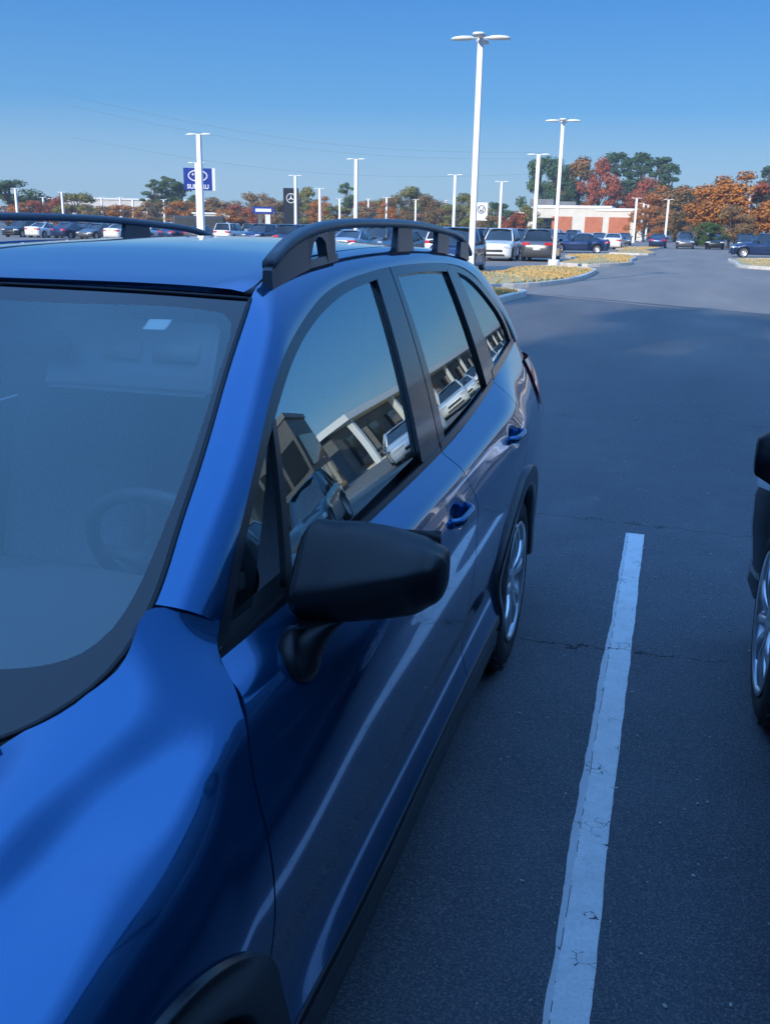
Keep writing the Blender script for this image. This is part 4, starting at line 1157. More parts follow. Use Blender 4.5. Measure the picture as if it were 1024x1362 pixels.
POLES = [
    (-4.0, 25.6, (0.1, 1.67, 3.24, 4.81), 6.39, 'tallest white light pole with four flat lamp heads, rising behind the blue suv', 1.15),
    (-3.9, 43.8, (0.1, 1.67, 3.24, 4.81), 6.24, 'white light pole with four lamp heads on the nearest grass island', 1.15),
    (-24.5, 49.9, (0, math.pi), 6.38, 'taller of the two white light poles in front of the blue pylon sign', 1.9),
    (-36.1, 72.1, (0, math.pi), 6.30, 'shorter of the two white light poles in front of the blue pylon sign', 1.9),
    (-22.1, 70.4, (0, math.pi), 6.45, 'white double headed light pole above the middle of the raised roof rail', 1.9),
    (-36.7, 94.9, (0, math.pi), 6.51, 'white light pole just right of the black pylon sign', 1.9),
    (-19.1, 90.9, (0, math.pi), 6.43, 'white light pole left of the tallest light pole', 1.9),
    (-16.9, 103.5, (0, math.pi), 6.43, 'white light pole right of the small white square sign', 1.9),
    (-7.9, 65.5, (0, math.pi), 6.40, 'white double headed light pole left of the island light pole', 1.9),
    (-4.8, 147.0, (0, math.pi), 6.26, 'pale light pole right of the white and orange building', 2.4),
    (-0.5, 157.1, (0, math.pi), 6.40, 'short pale light pole before the orange tree beyond the median', 2.4),
    (9.1, 124.9, (math.pi,), 6.13, 'single armed white light pole before the large orange trees', 2.4),
    (-45.8, 126.7, (0, math.pi), 6.49, 'tenth from the left of the small distant light poles on the skyline', 2.4),
    (-96.4, 129.6, (0, math.pi), 6.25, 'leftmost of the small distant light poles on the skyline', 2.4),
    (-108.9, 153.9, (0, math.pi), 5.60, 'second from the left of the small distant light poles on the skyline', 2.4),
    (-94.9, 139.3, (0, math.pi), 6.07, 'third from the left of the small distant light poles on the skyline', 2.4),
    (-102.9, 169.8, (0, math.pi), 6.17, 'fifth from the left of the small distant light poles on the skyline', 2.4),
    (-95.8, 162.4, (0, math.pi), 5.60, 'sixth from the left of the small distant light poles on the skyline', 2.4),
    (-111.2, 176.4, (0, math.pi), 6.30, 'fourth from the left of the small distant light poles on the skyline', 2.4),
    (-113.6, 198.3, (0, math.pi), 6.02, 'seventh from the left of the small distant light poles on the skyline', 2.4),
    (-95.8, 174.0, (0, math.pi), 5.95, 'eighth from the left of the small distant light poles on the skyline', 2.4),
    (-47.1, 182.8, (0, math.pi), 6.71, 'fourteenth from the left of the small distant light poles on the skyline', 2.4),
    (-46.1, 203.7, (0, math.pi), 7.19, 'fifteenth from the left of the small distant light poles on the skyline', 2.4),
    (-46.8, 162.2, (0, math.pi), 6.45, 'thirteenth from the left of the small distant light poles on the skyline', 2.4),
    (-58.8, 189.9, (0, math.pi), 6.94, 'twelfth from the left of the small distant light poles on the skyline', 2.4),
    (-88.1, 189.1, (0, math.pi), 5.74, 'ninth from the left of the small distant light poles on the skyline', 2.4),
    (-57.7, 169.2, (0, math.pi), 6.32, 'eleventh from the left of the small distant light poles on the skyline', 2.4),
    (-4.1, 179.0, (math.pi,), 6.15, 'rightmost of the small distant light poles on the skyline', 2.4),
    (-4.7, 174.0, (math.pi,), 6.26, 'sixteenth from the left of the small distant light poles on the skyline', 2.4),
]
for x_, y_, hd_, h_, lb_, ft_ in POLES: light_pole(x_, y_, hd_, h_, lb_, fat=ft_)
# ================================================================== generic vehicles
def boolean_cut(bm, cyls):
    me = bpy.data.meshes.new('tmpc'); bm.to_mesh(me); bm.free(); o = bpy.data.objects.new('tmpc', me); COL.objects.link(o)
    b2 = bmesh.new()
    for (y, z, r, sx) in cyls:
        rings = [[(x*sx, y+r*math.cos(a), z+r*math.sin(a)) for a in np.linspace(0, 6.2832, 29)[:-1]] for x in (.62, 1.2)]
        loft(b2, rings, True, True)
    bmesh.ops.recalc_face_normals(b2, faces=b2.faces)
    m2 = bpy.data.meshes.new('tmpd'); b2.to_mesh(m2); b2.free(); o2 = bpy.data.objects.new('tmpd', m2); COL.objects.link(o2)
    md = o.modifiers.new('b', 'BOOLEAN'); md.operation = 'DIFFERENCE'; md.object = o2; md.solver = 'EXACT'
    dg = bpy.context.evaluated_depsgraph_get(); ev = o.evaluated_get(dg); res = bpy.data.meshes.new_from_object(ev)
    out = bmesh.new(); out.from_mesh(res)
    bpy.data.objects.remove(o); bpy.data.objects.remove(o2); bpy.data.meshes.remove(me); bpy.data.meshes.remove(m2); bpy.data.meshes.remove(res)
    return out
CAR_K = dict(
 sedan=dict(st=[(-2.36,.36,.52,.56,.52),(-2.30,.24,.60,.66,.74),(-2.05,.20,.69,.77,.85),(-1.5,.19,.80,.89,.90),(-.95,.19,.88,.97,.91),(0,.19,.91,.97,.915),(1.1,.19,.95,1.0,.91),(1.6,.19,.97,1.05,.89),(2.05,.22,.96,1.06,.84),(2.28,.30,.92,1.0,.76),(2.34,.40,.80,.88,.60)],
   base=(-.98,1.78), roof=(-.12,.80), zr=1.44, zb=.93, wb=(-1.42,1.38), hw=.60, wr=.335),
 suv=dict(st=[(-2.30,.38,.62,.68,.55),(-2.24,.26,.72,.80,.78),(-2.0,.22,.84,.94,.88),(-1.5,.21,.94,1.03,.92),(-.95,.21,1.0,1.09,.93),(0,.21,1.02,1.08,.93),(1.1,.21,1.04,1.08,.93),(1.8,.22,1.06,1.10,.91),(2.12,.26,1.06,1.10,.86),(2.26,.34,.98,1.04,.78),(2.32,.45,.82,.88,.62)],
   base=(-1.0,2.18), roof=(-.30,1.92), zr=1.70, zb=1.03, wb=(-1.38,1.36), hw=.64, wr=.36),
 van=dict(st=[(-2.55,.38,.66,.72,.60),(-2.48,.26,.80,.88,.85),(-2.2,.22,.95,1.05,.95),(-1.7,.21,1.08,1.16,.98),(-1.0,.21,1.12,1.16,.99),(0,.21,1.12,1.16,.99),(1.5,.21,1.12,1.16,.99),(2.3,.22,1.12,1.16,.97),(2.5,.30,1.10,1.14,.93),(2.56,.45,.9,.98,.85)],
   base=(-1.75,2.50), roof=(-.95,2.40), zr=2.05, zb=1.12, wb=(-1.6,1.6), hw=.80, wr=.37))
GLASS_D = mat('dark_car_glass', (.012,.016,.018), .04, 0, 0, spec=.9)
PAINTS = dict(white=(m_paint('paint_white', (.78,.78,.76), 0, .35)), silver=m_paint('paint_silver', (.45,.46,.48), .7), grey=m_paint('paint_grey', (.13,.135,.14), .6),
              black=m_paint('paint_black', (.010,.011,.013), .3), navy=m_paint('paint_navy', (.010,.030,.10), .5), red=m_paint('paint_red', (.35,.02,.02), .3), teal=m_paint('paint_teal', (.012,.045,.055), .45), tan=m_paint('paint_tan', (.42,.37,.30), .4))
RIM_S = mat('rim_silver', (.5,.5,.51), .35, .8)
def car_proto(kind, fine=False):
    K = CAR_K[kind]; root = thing('parked_car', 'x', 'car')
    st = np.array(K['st']); f = nspline(st[:, 0], st[:, 1:]); rings = []
    ys_ = np.linspace(st[0, 0], st[-1, 0], 64 if fine else 34)
    for y in ys_:
        zb, zs, zt, w = f(y)[0]; h_ = zs-zb
        side = [(0,zt),(w*.45,zt-.005),(w*.75,zt-.025),(w*.90,(zt*.4+zs*.6)),(w*.955,zs-.03),(w*.985,zs-.12*h_/.6),(w,zs-.28*h_),(w*.995,zb+.50*h_),(w*.975,zb+.28*h_),(w*.985,zb+.12*h_),(w*.95,zb),(w*.5,zb-.01),(0,zb-.01)]
        ring = [(a, y, b) for a, b in side]+[(-a, y, b) for a, b in side[1:-1][::-1]]
        rings.append(ring)
    bm = bmesh.new(); loft(bm, rings, True, True); bmesh.ops.recalc_face_normals(bm, faces=bm.faces)
    wr = K['wr']
    bm = boolean_cut(bm, [(yy, wr, wr+.06, s) for yy in K['wb'] for s in (1, -1)])
    # roof and pillars
    b0, b1 = K['base']; r0, r1 = K['roof']; zr, zb = K['zr'], K['zb']; hw = K['hw']; wB = f(.3)[0][3]*.915
    def gh(off, n=16):
        rr_ = []
        for t in np.linspace(0, 1, n):
            e = math.sin(t*math.pi/2); z = zb+(zr-zb-.02)*t; ya = b0+(r0-b0)*t; yb = b1+(r1-b1)*(t**1.2); w = wB+(hw-wB)*t**1.1+off
            rr_.append([(-w*.86, ya+.10-.0, z), (0, ya-off, z), (w*.86, ya+.10, z), (w, ya+.28, z), (w, yb-.22, z), (w*.88, yb-.05+off, z), (0, yb+off, z), (-w*.88, yb-.05+off, z), (-w, yb-.22, z), (-w, ya+.28, z)])
        return rr_
    gl = gh(0)
    bg_ = bmesh.new(); loft(bg_, gl, True, False); bmesh.ops.recalc_face_normals(bg_, faces=bg_.faces)
    # roof cap
    rp = []
    for y_, dz, k_ in ((r0-.04, -.012, .80), (r0+.05, .004, .92), (r0+.28, .022, 1.0), ((r0+r1)/2, .034, 1.01), (r1-.2, .022, 1.0), (r1-.04, .004, .90), (r1+.04, -.012, .82)):
        rp.append([(w*(hw+.012)*k_, y_-.03*(1-w*w)*(1 if y_ < 0 else -1), zr+dz-.02*w**2*1.2-(.02 if abs(w) == 1 else 0)) for w in np.linspace(-1, 1, 13)])
    vs = loft(bm, rp, False)
    cols = {3: .040, 4: .05} if True else {}
    ymid = [(b0+b1)/2*.0+.22, ]
    def pil(pa, pb, w=.035):
        pa, pb = Vector(pa), Vector(pb); 
        for s in (1, -1):
            a = Vector((pa.x*s, pa.y, pa.z)); b = Vector((pb.x*s, pb.y, pb.z)); tube(bm, [a, (a+b)/2+Vector((.008*s, 0, .008)), b], w, 6)
    top = gl[-1]; bot = gl[0]
    A_ = Vector(bot[2])*.5+Vector(bot[3])*.5; B_ = Vector(top[2])*.5+Vector(top[3])*.5; pil(A_, B_, .042)
    A_ = Vector(bot[4])*.6+Vector(bot[5])*.4; B_ = Vector(top[4])*.6+Vector(top[5])*.4; pil(A_, B_, .055)
    yb_ = .25; 
    pil((wB*.985, yb_, zb), (hw*.985, yb_+.06, zr-.02), .032)
    if kind != 'sedan': pil((wB*.985, yb_+1.05, zb), (hw*.985, yb_+1.0, zr-.02), .034)
    body = obj('body', bm, PAINTS['white'], root); 
    obj('window', bg_, GLASS_D, root, smooth=True)
    for yy in K['wb']:
        for s in (1, -1):
            if fine:
                w_ = wheel(yy, wr, s, f(yy)[0][3]-.018, root, r=wr, world=False, nsp=10, rimr=wr-.10, twin=False); w_.matrix_parent_inverse = Matrix()
            else:
                xo = f(yy)[0][3]-.03; b2 = bmesh.new(); lathe_x(b2, [(-.2,.05),(-.2,wr-.03),(-.17,wr),(-.03,wr),(0,wr-.04),(-.005,wr-.10),(-.03,wr-.105),(-.05,.02)], xo*s, yy, wr, 24, s)
                w_ = obj('wheel', b2, RUBBER, root, normals=True)
                b2 = bmesh.new(); lathe_x(b2, [(-.01,wr-.10),(-.012,wr-.12),(-.035,wr-.13),(-.03,.05),(-.015,.001)], xo*s, yy, wr, 24, s)
                obj('rim', b2, RIM_S, w_, normals=True)
    for s in (1, -1):
        y0 = st[0, 0]; z_ = f(y0+.25)[0][1]-.02
        def lamp(name, y_a, y_b, zc, hh, m):
            rings_ = []
            for y in np.linspace(y_a, y_b, 6):
                zb_, zs_, zt_, w = f(y)[0]
                rings_.append([(s*(w*.99+.006), y, zc-hh), (s*(w*.985+.010), y, zc), (s*(w*.955+.006), y, zc+hh)])
            b3 = bmesh.new(); loft(b3, rings_, False)
            zb_, zs_, zt_, w = f(rings_[0][0][1])[0]; e = rings_[0] if abs(y_a) > abs(y_b) else rings_[-1]; sg = -1 if y_a < 0 else 1
            r2__ = [e, [(p[0]-s*.16, p[1]+sg*.045, p[2]) for p in e], [(p[0]-s*.34, p[1]+sg*.06, p[2]) for p in e]]
            loft(b3, r2__, False)
            obj(name, b3, m, root, normals=True)
        lamp('headlight', y0+.08, y0+.42, K['st'][2][2]-.10, .055, CLEARL)
        y1 = st[-1, 0]; lamp('tail_light', y1-.05, y1-.34, K['st'][-3][2]-.12, .075, REDL)
        b3 = bmesh.new(); rings_ = [[(s*(wB+x), b0+(.36 if fine else .52)+dy+a*.06*k_, zb+(.10 if fine else .10)+b*.075*k_) for a, b in ((-1,-.6),(-1,.5),(-.4,1),(1,1),(1,-1),(-.4,-1))] for x, dy, k_ in ((.06,0,.85),(.09,0,1),(.20,.01,.95),(.245,.03,.6))]
        loft(b3, rings_, True, True); box(b3, (s*(wB+.04), b0+(.38 if fine else .54), zb+.05), (.12, .05, .03))
        obj('door_mirror', b3, TRIM, root, normals=True)
        b3 = bmesh.new()
        for hy in (.18, 1.05): box(b3, (s*(f(hy)[0][3]*.998), hy, f(hy)[0][1]-.16), (.03, .17, .025), bev=.006)
        obj('door_handle', b3, body.data.materials[0], root)
    b3 = bmesh.new(); zg = K['st'][1][2]-.14; box(b3, (0, st[0, 0]+.00, zg-.03), (.9, .06, .13), bev=.01); box(b3, (0, st[0, 0]+.02, zg-.25), (1.1, .08, .09), bev=.01)
    obj('grille', b3, DARKM, root)
    b3 = bmesh.new(); box(b3, (0, st[-1, 0]+.01, K['st'][-2][2]-.30), (.40, .02, .14)); obj('number_plate', b3, LABEL, root)
    return root
CARS = {}
NAMES = dict(sedan='sedan', suv='suv', van='van')
def car(kind, paint, x, y, rz, label, group='cars parked in the far lots', fine=False, name='parked_car', z=0, far=False):
    key = (kind, fine)
    if key not in CARS:
        CARS[key] = car_proto(kind, fine); o = CARS[key]
    else: o = copy_tree(CARS[key], drop=('number_plate', 'grille', 'door_handle') if far else ())
    o.name = name
    o.location = (x, y, z); o.rotation_euler = (0, 0, rz); tag(o, label, NAMES[kind] if kind != 'sedan' else 'car', group)
    for ch in o.children:
        if ch.name.startswith('body'):
            ch.material_slots[0].link = 'OBJECT'; ch.material_slots[0].material = PAINTS[paint]
        if ch.name.startswith('door_handle'):
            ch.material_slots[0].link = 'OBJECT'; ch.material_slots[0].material = PAINTS[paint]
    return o
PARKED = [
    ('suv', 'black', -61.9, 84.2, 0.03, 'black suv, first from the left in the second row behind the roof'),
    ('sedan', 'white', -59.0, 83.9, 3.12, 'white car, second from the left in the second row behind the roof'),
    ('sedan', 'navy', -56.1, 83.9, 3.13, 'navy car, third from the left in the second row behind the roof'),
    ('sedan', 'grey', -53.4, 84.2, -0.02, 'grey car, fourth from the left in the second row behind the roof'),
    ('sedan', 'white', -50.4, 84.0, 3.17, 'white car, fifth from the left in the second row behind the roof'),
    ('sedan', 'white', -47.4, 84.2, 3.12, 'white car, sixth from the left in the second row behind the roof'),
    ('sedan', 'navy', -44.6, 84.1, 3.17, 'navy car, seventh from the left in the second row behind the roof'),
    ('sedan', 'grey', -41.8, 83.9, 3.12, 'grey car, eighth from the left in the second row behind the roof'),
    ('suv', 'white', -38.9, 84.1, 3.15, 'white suv, ninth from the left in the second row behind the roof'),
    ('suv', 'navy', -36.0, 84.2, -0.01, 'navy suv, tenth from the left in the second row behind the roof'),
    ('sedan', 'red', -32.9, 83.8, -0.03, 'red car, eleventh from the left in the second row behind the roof'),
    ('sedan', 'navy', -30.2, 84.1, 3.15, 'navy car, twelfth from the left in the second row behind the roof'),
    ('sedan', 'white', -27.3, 83.8, -0.02, 'white car, thirteenth from the left in the second row behind the roof'),
    ('sedan', 'grey', -24.3, 83.9, 0.02, 'grey car, fourteenth from the left in the second row behind the roof'),
    ('suv', 'white', -21.3, 84.1, -0.03, 'white suv, fifteenth from the left in the second row behind the roof'),
    ('sedan', 'white', -18.5, 84.1, -0.01, 'white car, sixteenth from the left in the second row behind the roof'),
    ('suv', 'tan', -15.7, 83.9, 3.12, 'tan suv, seventeenth from the left in the second row behind the roof'),
    ('suv', 'silver', -12.6, 83.8, 3.17, 'silver suv, eighteenth from the left in the second row behind the roof'),
    ('sedan', 'tan', -9.9, 84.1, 3.13, 'tan car, nineteenth from the left in the second row behind the roof'),
    ('sedan', 'silver', -50.1, 96.2, 3.14, 'silver car, first from the left in the middle row behind the roof'),
    ('sedan', 'grey', -47.0, 96.0, 3.17, 'grey car, second from the left in the middle row behind the roof'),
    ('suv', 'silver', -44.3, 95.9, 3.14, 'silver suv, third from the left in the middle row behind the roof'),
    ('sedan', 'silver', -41.2, 96.1, 3.14, 'silver car, fourth from the left in the middle row behind the roof'),
    ('suv', 'red', -38.4, 95.9, -0.02, 'red suv, fifth from the left in the middle row behind the roof'),
    ('suv', 'silver', -35.4, 96.1, -0.01, 'silver suv, sixth from the left in the middle row behind the roof'),
    ('sedan', 'white', -32.7, 96.1, -0.01, 'white car, seventh from the left in the middle row behind the roof'),
    ('suv', 'navy', -29.7, 96.1, 3.15, 'navy suv, eighth from the left in the middle row behind the roof'),
    ('sedan', 'black', -26.9, 96.2, 0.03, 'black car, ninth from the left in the middle row behind the roof'),
    ('sedan', 'navy', -23.9, 95.8, -0.01, 'navy car, tenth from the left in the middle row behind the roof'),
    ('sedan', 'black', -21.1, 96.0, -0.01, 'black car, eleventh from the left in the middle row behind the roof'),
    ('suv', 'black', -18.0, 96.2, 3.16, 'black suv, twelfth from the left in the middle row behind the roof'),
    ('suv', 'red', -75.9, 112.0, -0.02, 'red suv, first from the left in the third row behind the roof'),
    ('sedan', 'navy', -73.1, 111.8, -0.01, 'navy car, second from the left in the third row behind the roof'),
    ('sedan', 'tan', -70.1, 112.0, -0.01, 'tan car, third from the left in the third row behind the roof'),
    ('sedan', 'white', -67.1, 112.0, -0.02, 'white car, fourth from the left in the third row behind the roof'),
    ('suv', 'silver', -63.9, 112.2, 3.17, 'silver suv, fifth from the left in the third row behind the roof'),
    ('suv', 'white', -60.9, 112.0, -0.01, 'white suv, sixth from the left in the third row behind the roof'),
    ('sedan', 'navy', -58.0, 111.8, 3.15, 'navy car, seventh from the left in the third row behind the roof'),
    ('suv', 'navy', -55.0, 112.2, 0.02, 'navy suv, eighth from the left in the third row behind the roof'),
    ('suv', 'tan', -51.9, 112.0, 3.13, 'tan suv, ninth from the left in the third row behind the roof'),
    ('suv', 'tan', -48.9, 111.9, 3.12, 'tan suv, tenth from the left in the third row behind the roof'),
    ('suv', 'silver', -46.0, 111.9, 3.15, 'silver suv, eleventh from the left in the third row behind the roof'),
    ('sedan', 'red', -42.9, 112.1, 3.17, 'red car, twelfth from the left in the third row behind the roof'),
    ('sedan', 'white', -40.1, 112.0, -0.02, 'white car, thirteenth from the left in the third row behind the roof'),
    ('sedan', 'silver', -37.0, 111.9, 3.17, 'silver car, fourteenth from the left in the third row behind the roof'),
    ('sedan', 'silver', -33.9, 112.2, -0.01, 'silver car, fifteenth from the left in the third row behind the roof'),
    ('sedan', 'black', -31.1, 111.8, -0.01, 'black car, sixteenth from the left in the third row behind the roof'),
    ('sedan', 'black', -28.0, 111.8, -0.00, 'black car, seventeenth from the left in the third row behind the roof'),
    ('suv', 'black', -24.9, 112.2, 3.14, 'black suv, eighteenth from the left in the third row behind the roof'),
    ('sedan', 'black', -21.9, 112.1, 3.13, 'black car, nineteenth from the left in the third row behind the roof'),
    ('suv', 'silver', -19.1, 112.1, 0.01, 'silver suv, twentieth from the left in the third row behind the roof'),
    ('suv', 'white', -15.9, 111.9, -0.01, 'white suv, twenty first from the left in the third row behind the roof'),
    ('suv', 'black', -13.1, 111.9, 0.02, 'black suv, twenty second from the left in the third row behind the roof'),
    ('suv', 'silver', -10.1, 112.0, -0.02, 'silver suv, twenty third from the left in the third row behind the roof'),
    ('sedan', 'tan', -7.1, 112.1, 0.00, 'tan car, twenty fourth from the left in the third row behind the roof'),
    ('sedan', 'red', -92.0, 140.1, 0.02, 'red car, first from the left in the farthest left row'),
    ('suv', 'red', -88.8, 139.8, 0.00, 'red suv, second from the left in the farthest left row'),
    ('suv', 'red', -85.5, 140.0, -0.00, 'red suv, third from the left in the farthest left row'),
    ('suv', 'navy', -82.2, 140.0, -0.03, 'navy suv, fourth from the left in the farthest left row'),
    ('suv', 'grey', -78.7, 140.1, -0.03, 'grey suv, fifth from the left in the farthest left row'),
    ('suv', 'silver', -75.4, 140.1, 3.16, 'silver suv, sixth from the left in the farthest left row'),
    ('suv', 'grey', -72.2, 140.2, -0.02, 'grey suv, seventh from the left in the farthest left row'),
    ('sedan', 'black', -69.0, 140.1, -0.02, 'black car, eighth from the left in the farthest left row'),
    ('suv', 'grey', -65.6, 140.1, -0.01, 'grey suv, ninth from the left in the farthest left row'),
    ('sedan', 'white', -62.2, 139.8, -0.01, 'white car, tenth from the left in the farthest left row'),
    ('sedan', 'red', -59.0, 140.1, -0.02, 'red car, eleventh from the left in the farthest left row'),
    ('sedan', 'black', -55.7, 140.1, 3.17, 'black car, twelfth from the left in the farthest left row'),
    ('suv', 'tan', -52.5, 139.8, 3.16, 'tan suv, thirteenth from the left in the farthest left row'),
    ('suv', 'black', -49.0, 140.2, -0.00, 'black suv, fourteenth from the left in the farthest left row'),
    ('sedan', 'silver', -45.9, 139.8, 3.15, 'silver car, fifteenth from the left in the farthest left row'),
    ('suv', 'white', -42.4, 140.0, -0.01, 'white suv, sixteenth from the left in the farthest left row'),
    ('sedan', 'red', -39.1, 139.8, 0.00, 'red car, seventeenth from the left in the farthest left row'),
    ('suv', 'silver', -35.8, 140.2, 0.02, 'silver suv, eighteenth from the left in the farthest left row'),
    ('suv', 'white', -32.5, 140.1, -0.02, 'white suv, nineteenth from the left in the farthest left row'),
    ('suv', 'silver', -29.2, 139.9, 0.01, 'silver suv, twentieth from the left in the farthest left row'),
    ('sedan', 'silver', -26.1, 140.2, 0.02, 'silver car, twenty first from the left in the farthest left row'),
    ('suv', 'silver', -22.7, 140.0, 0.01, 'silver suv, twenty second from the left in the farthest left row'),
    ('suv', 'silver', -19.5, 139.8, 3.11, 'silver suv, twenty third from the left in the farthest left row'),
    ('suv', 'red', -16.2, 140.0, 0.01, 'red suv, twenty fourth from the left in the farthest left row'),
    ('suv', 'navy', -23.0, 60.8, 3.12, 'navy suv, first from the left in the row just past the island pole'),
    ('sedan', 'silver', -20.1, 61.0, -0.02, 'silver car, second from the left in the row just past the island pole'),
    ('suv', 'grey', -17.4, 60.9, -0.01, 'grey suv, third from the left in the row just past the island pole'),
    ('suv', 'silver', -14.6, 61.2, -0.00, 'silver suv, fourth from the left in the row just past the island pole'),
    ('suv', 'grey', -11.9, 61.1, -0.02, 'grey suv, fifth from the left in the row just past the island pole'),
    ('suv', 'grey', -9.3, 61.0, 3.12, 'grey suv, sixth from the left in the row just past the island pole'),
    ('suv', 'navy', -23.4, 68.8, 3.12, 'navy suv, first from the left in the second row past the island pole'),
    ('sedan', 'navy', -20.7, 68.9, 3.11, 'navy car, second from the left in the second row past the island pole'),
    ('sedan', 'grey', -17.9, 69.0, -0.00, 'grey car, third from the left in the second row past the island pole'),
    ('sedan', 'navy', -15.4, 69.2, 0.00, 'navy car, fourth from the left in the second row past the island pole'),
    ('suv', 'silver', -12.4, 69.1, -0.02, 'silver suv, fifth from the left in the second row past the island pole'),
    ('suv', 'navy', -9.7, 69.3, 0.02, 'navy suv, sixth from the left in the second row past the island pole'),
    ('suv', 'white', -24.9, 77.0, 0.02, 'white suv, first from the left in the third row past the island pole'),
    ('sedan', 'black', -22.2, 77.1, 3.13, 'black car, second from the left in the third row past the island pole'),
    ('suv', 'silver', -19.6, 77.3, 3.12, 'silver suv, third from the left in the third row past the island pole'),
    ('suv', 'black', -16.9, 77.2, 0.00, 'black suv, fourth from the left in the third row past the island pole'),
    ('suv', 'navy', -14.0, 77.3, -0.01, 'navy suv, fifth from the left in the third row past the island pole'),
    ('sedan', 'navy', -11.2, 77.1, 0.02, 'navy car, sixth from the left in the third row past the island pole'),
    ('sedan', 'silver', -17.1, 85.8, 3.13, 'silver car, first from the left in the row before the white and orange building'),
    ('sedan', 'navy', -14.1, 86.2, 3.14, 'navy car, second from the left in the row before the white and orange building'),
    ('suv', 'white', -11.3, 86.3, 0.02, 'white suv, third from the left in the row before the white and orange building'),
    ('sedan', 'navy', -8.5, 86.2, -0.03, 'navy car, fourth from the left in the row before the white and orange building'),
    ('sedan', 'white', -19.0, 96.0, 0.01, 'white car, first from the left in the second row before the white and orange building'),
    ('suv', 'white', -16.0, 96.0, -0.01, 'white suv, second from the left in the second row before the white and orange building'),
    ('suv', 'navy', -13.3, 96.0, 3.15, 'navy suv, third from the left in the second row before the white and orange building'),
    ('suv', 'white', -10.4, 96.4, -0.03, 'white suv, fourth from the left in the second row before the white and orange building'),
    ('sedan', 'white', -7.3, 96.4, 3.17, 'white car, fifth from the left in the second row before the white and orange building'),
    ('sedan', 'white', -4.5, 96.3, 3.13, 'white car, sixth from the left in the second row before the white and orange building'),
    ('suv', 'silver', -26.0, 123.8, -0.01, 'silver suv, first from the left in the third row before the white and orange building'),
    ('sedan', 'red', -23.0, 123.9, -0.00, 'red car, second from the left in the third row before the white and orange building'),
    ('suv', 'white', -20.0, 124.2, 3.15, 'white suv, third from the left in the third row before the white and orange building'),
    ('sedan', 'silver', -17.1, 124.4, 3.14, 'silver car, fourth from the left in the third row before the white and orange building'),
    ('suv', 'white', -14.1, 124.2, 0.01, 'white suv, fifth from the left in the third row before the white and orange building'),
    ('suv', 'silver', -11.1, 124.5, 0.02, 'silver suv, sixth from the left in the third row before the white and orange building'),
    ('sedan', 'white', -8.1, 124.5, 3.15, 'white car, seventh from the left in the third row before the white and orange building'),
    ('sedan', 'grey', -5.0, 124.9, 0.01, 'grey car, eighth from the left in the third row before the white and orange building'),
    ('sedan', 'navy', -0.6, 108.9, 3.13, 'navy car, first from the left in the row at the far end of the road'),
    ('suv', 'grey', 2.2, 109.0, -0.01, 'grey suv, second from the left in the row at the far end of the road'),
    ('suv', 'black', 5.2, 109.2, -0.02, 'black suv, third from the left in the row at the far end of the road'),
    ('suv', 'black', 8.2, 109.1, 0.01, 'black suv, fourth from the left in the row at the far end of the road'),
    ('suv', 'grey', 10.9, 109.2, 3.13, 'grey suv, fifth from the left in the row at the far end of the road'),
    ('sedan', 'grey', 14.0, 109.4, 0.02, 'grey car, sixth from the left in the row at the far end of the road'),
    ('suv', 'navy', 10.4, 81.0, -0.03, 'navy suv, first from the left in the row behind the right island'),
    ('sedan', 'black', 13.3, 80.8, 0.01, 'black car, second from the left in the row behind the right island'),
    ('sedan', 'grey', 16.4, 80.8, -0.02, 'grey car, third from the left in the row behind the right island'),
    ('suv', 'navy', 19.3, 81.2, 0.01, 'navy suv, fourth from the left in the row behind the right island'),
    ('sedan', 'black', 22.1, 81.2, 3.17, 'black car, fifth from the left in the row behind the right island'),
    ('sedan', 'grey', 25.1, 81.1, 3.16, 'grey car, sixth from the left in the row behind the right island'),
    ('suv', 'black', 27.9, 80.9, 3.15, 'black suv, seventh from the left in the row behind the right island'),
    ('sedan', 'silver', 9.1, 111.9, 3.13, 'silver car, first from the left in the far row at the right edge'),
    ('sedan', 'white', 11.8, 112.0, 3.15, 'white car, second from the left in the far row at the right edge'),
    ('sedan', 'black', 14.7, 112.0, -0.02, 'black car, third from the left in the far row at the right edge'),
    ('suv', 'black', 17.6, 112.2, 3.14, 'black suv, fourth from the left in the far row at the right edge'),
    ('suv', 'navy', 20.5, 112.0, -0.00, 'navy suv, fifth from the left in the far row at the right edge'),
    ('suv', 'silver', 23.4, 112.1, 3.12, 'silver suv, sixth from the left in the far row at the right edge'),
]
for k_, p_, x_, y_, r_, lb_ in PARKED: car(k_, p_, x_, y_, r_, lb_, far=True)
for k_, p_, x_, y_, r_, lb_ in [
    ('suv', 'navy', -7.2, 38.5, .04, 'dark blue suv nearest the tallest light pole, just behind the blue suv roof'),
    ('suv', 'white', -8.1, 53.8, .03, 'white suv between the dark blue suv and the island light pole'),
    ('suv', 'white', -10.9, 53.4, 3.1, 'white suv one bay beyond the white one by the island'),
    ('suv', 'grey', -5.9, 54.6, 3.16, 'grey suv left of the island light pole foot'),
    ('sedan', 'black', -13.7, 53.6, 0.0, 'black car two bays left of the white suv by the island'),
    ('sedan', 'silver', -16.5, 53.4, 3.1, 'silver car left of the black car by the island'),
    ('suv', 'navy', -19.3, 53.6, 0.02, 'dark blue suv at the left end of the row by the island'),
    ('sedan', 'navy', -5.9, 76.4, -1.5, 'dark blue car parked sideways at the end of the second island'),
    ('suv', 'navy', 7.4, 75.5, -1.55, 'dark blue suv at the left end of the group by the right island')]:
    car(k_, p_, x_, y_, r_, lb_, 'cars near the islands')
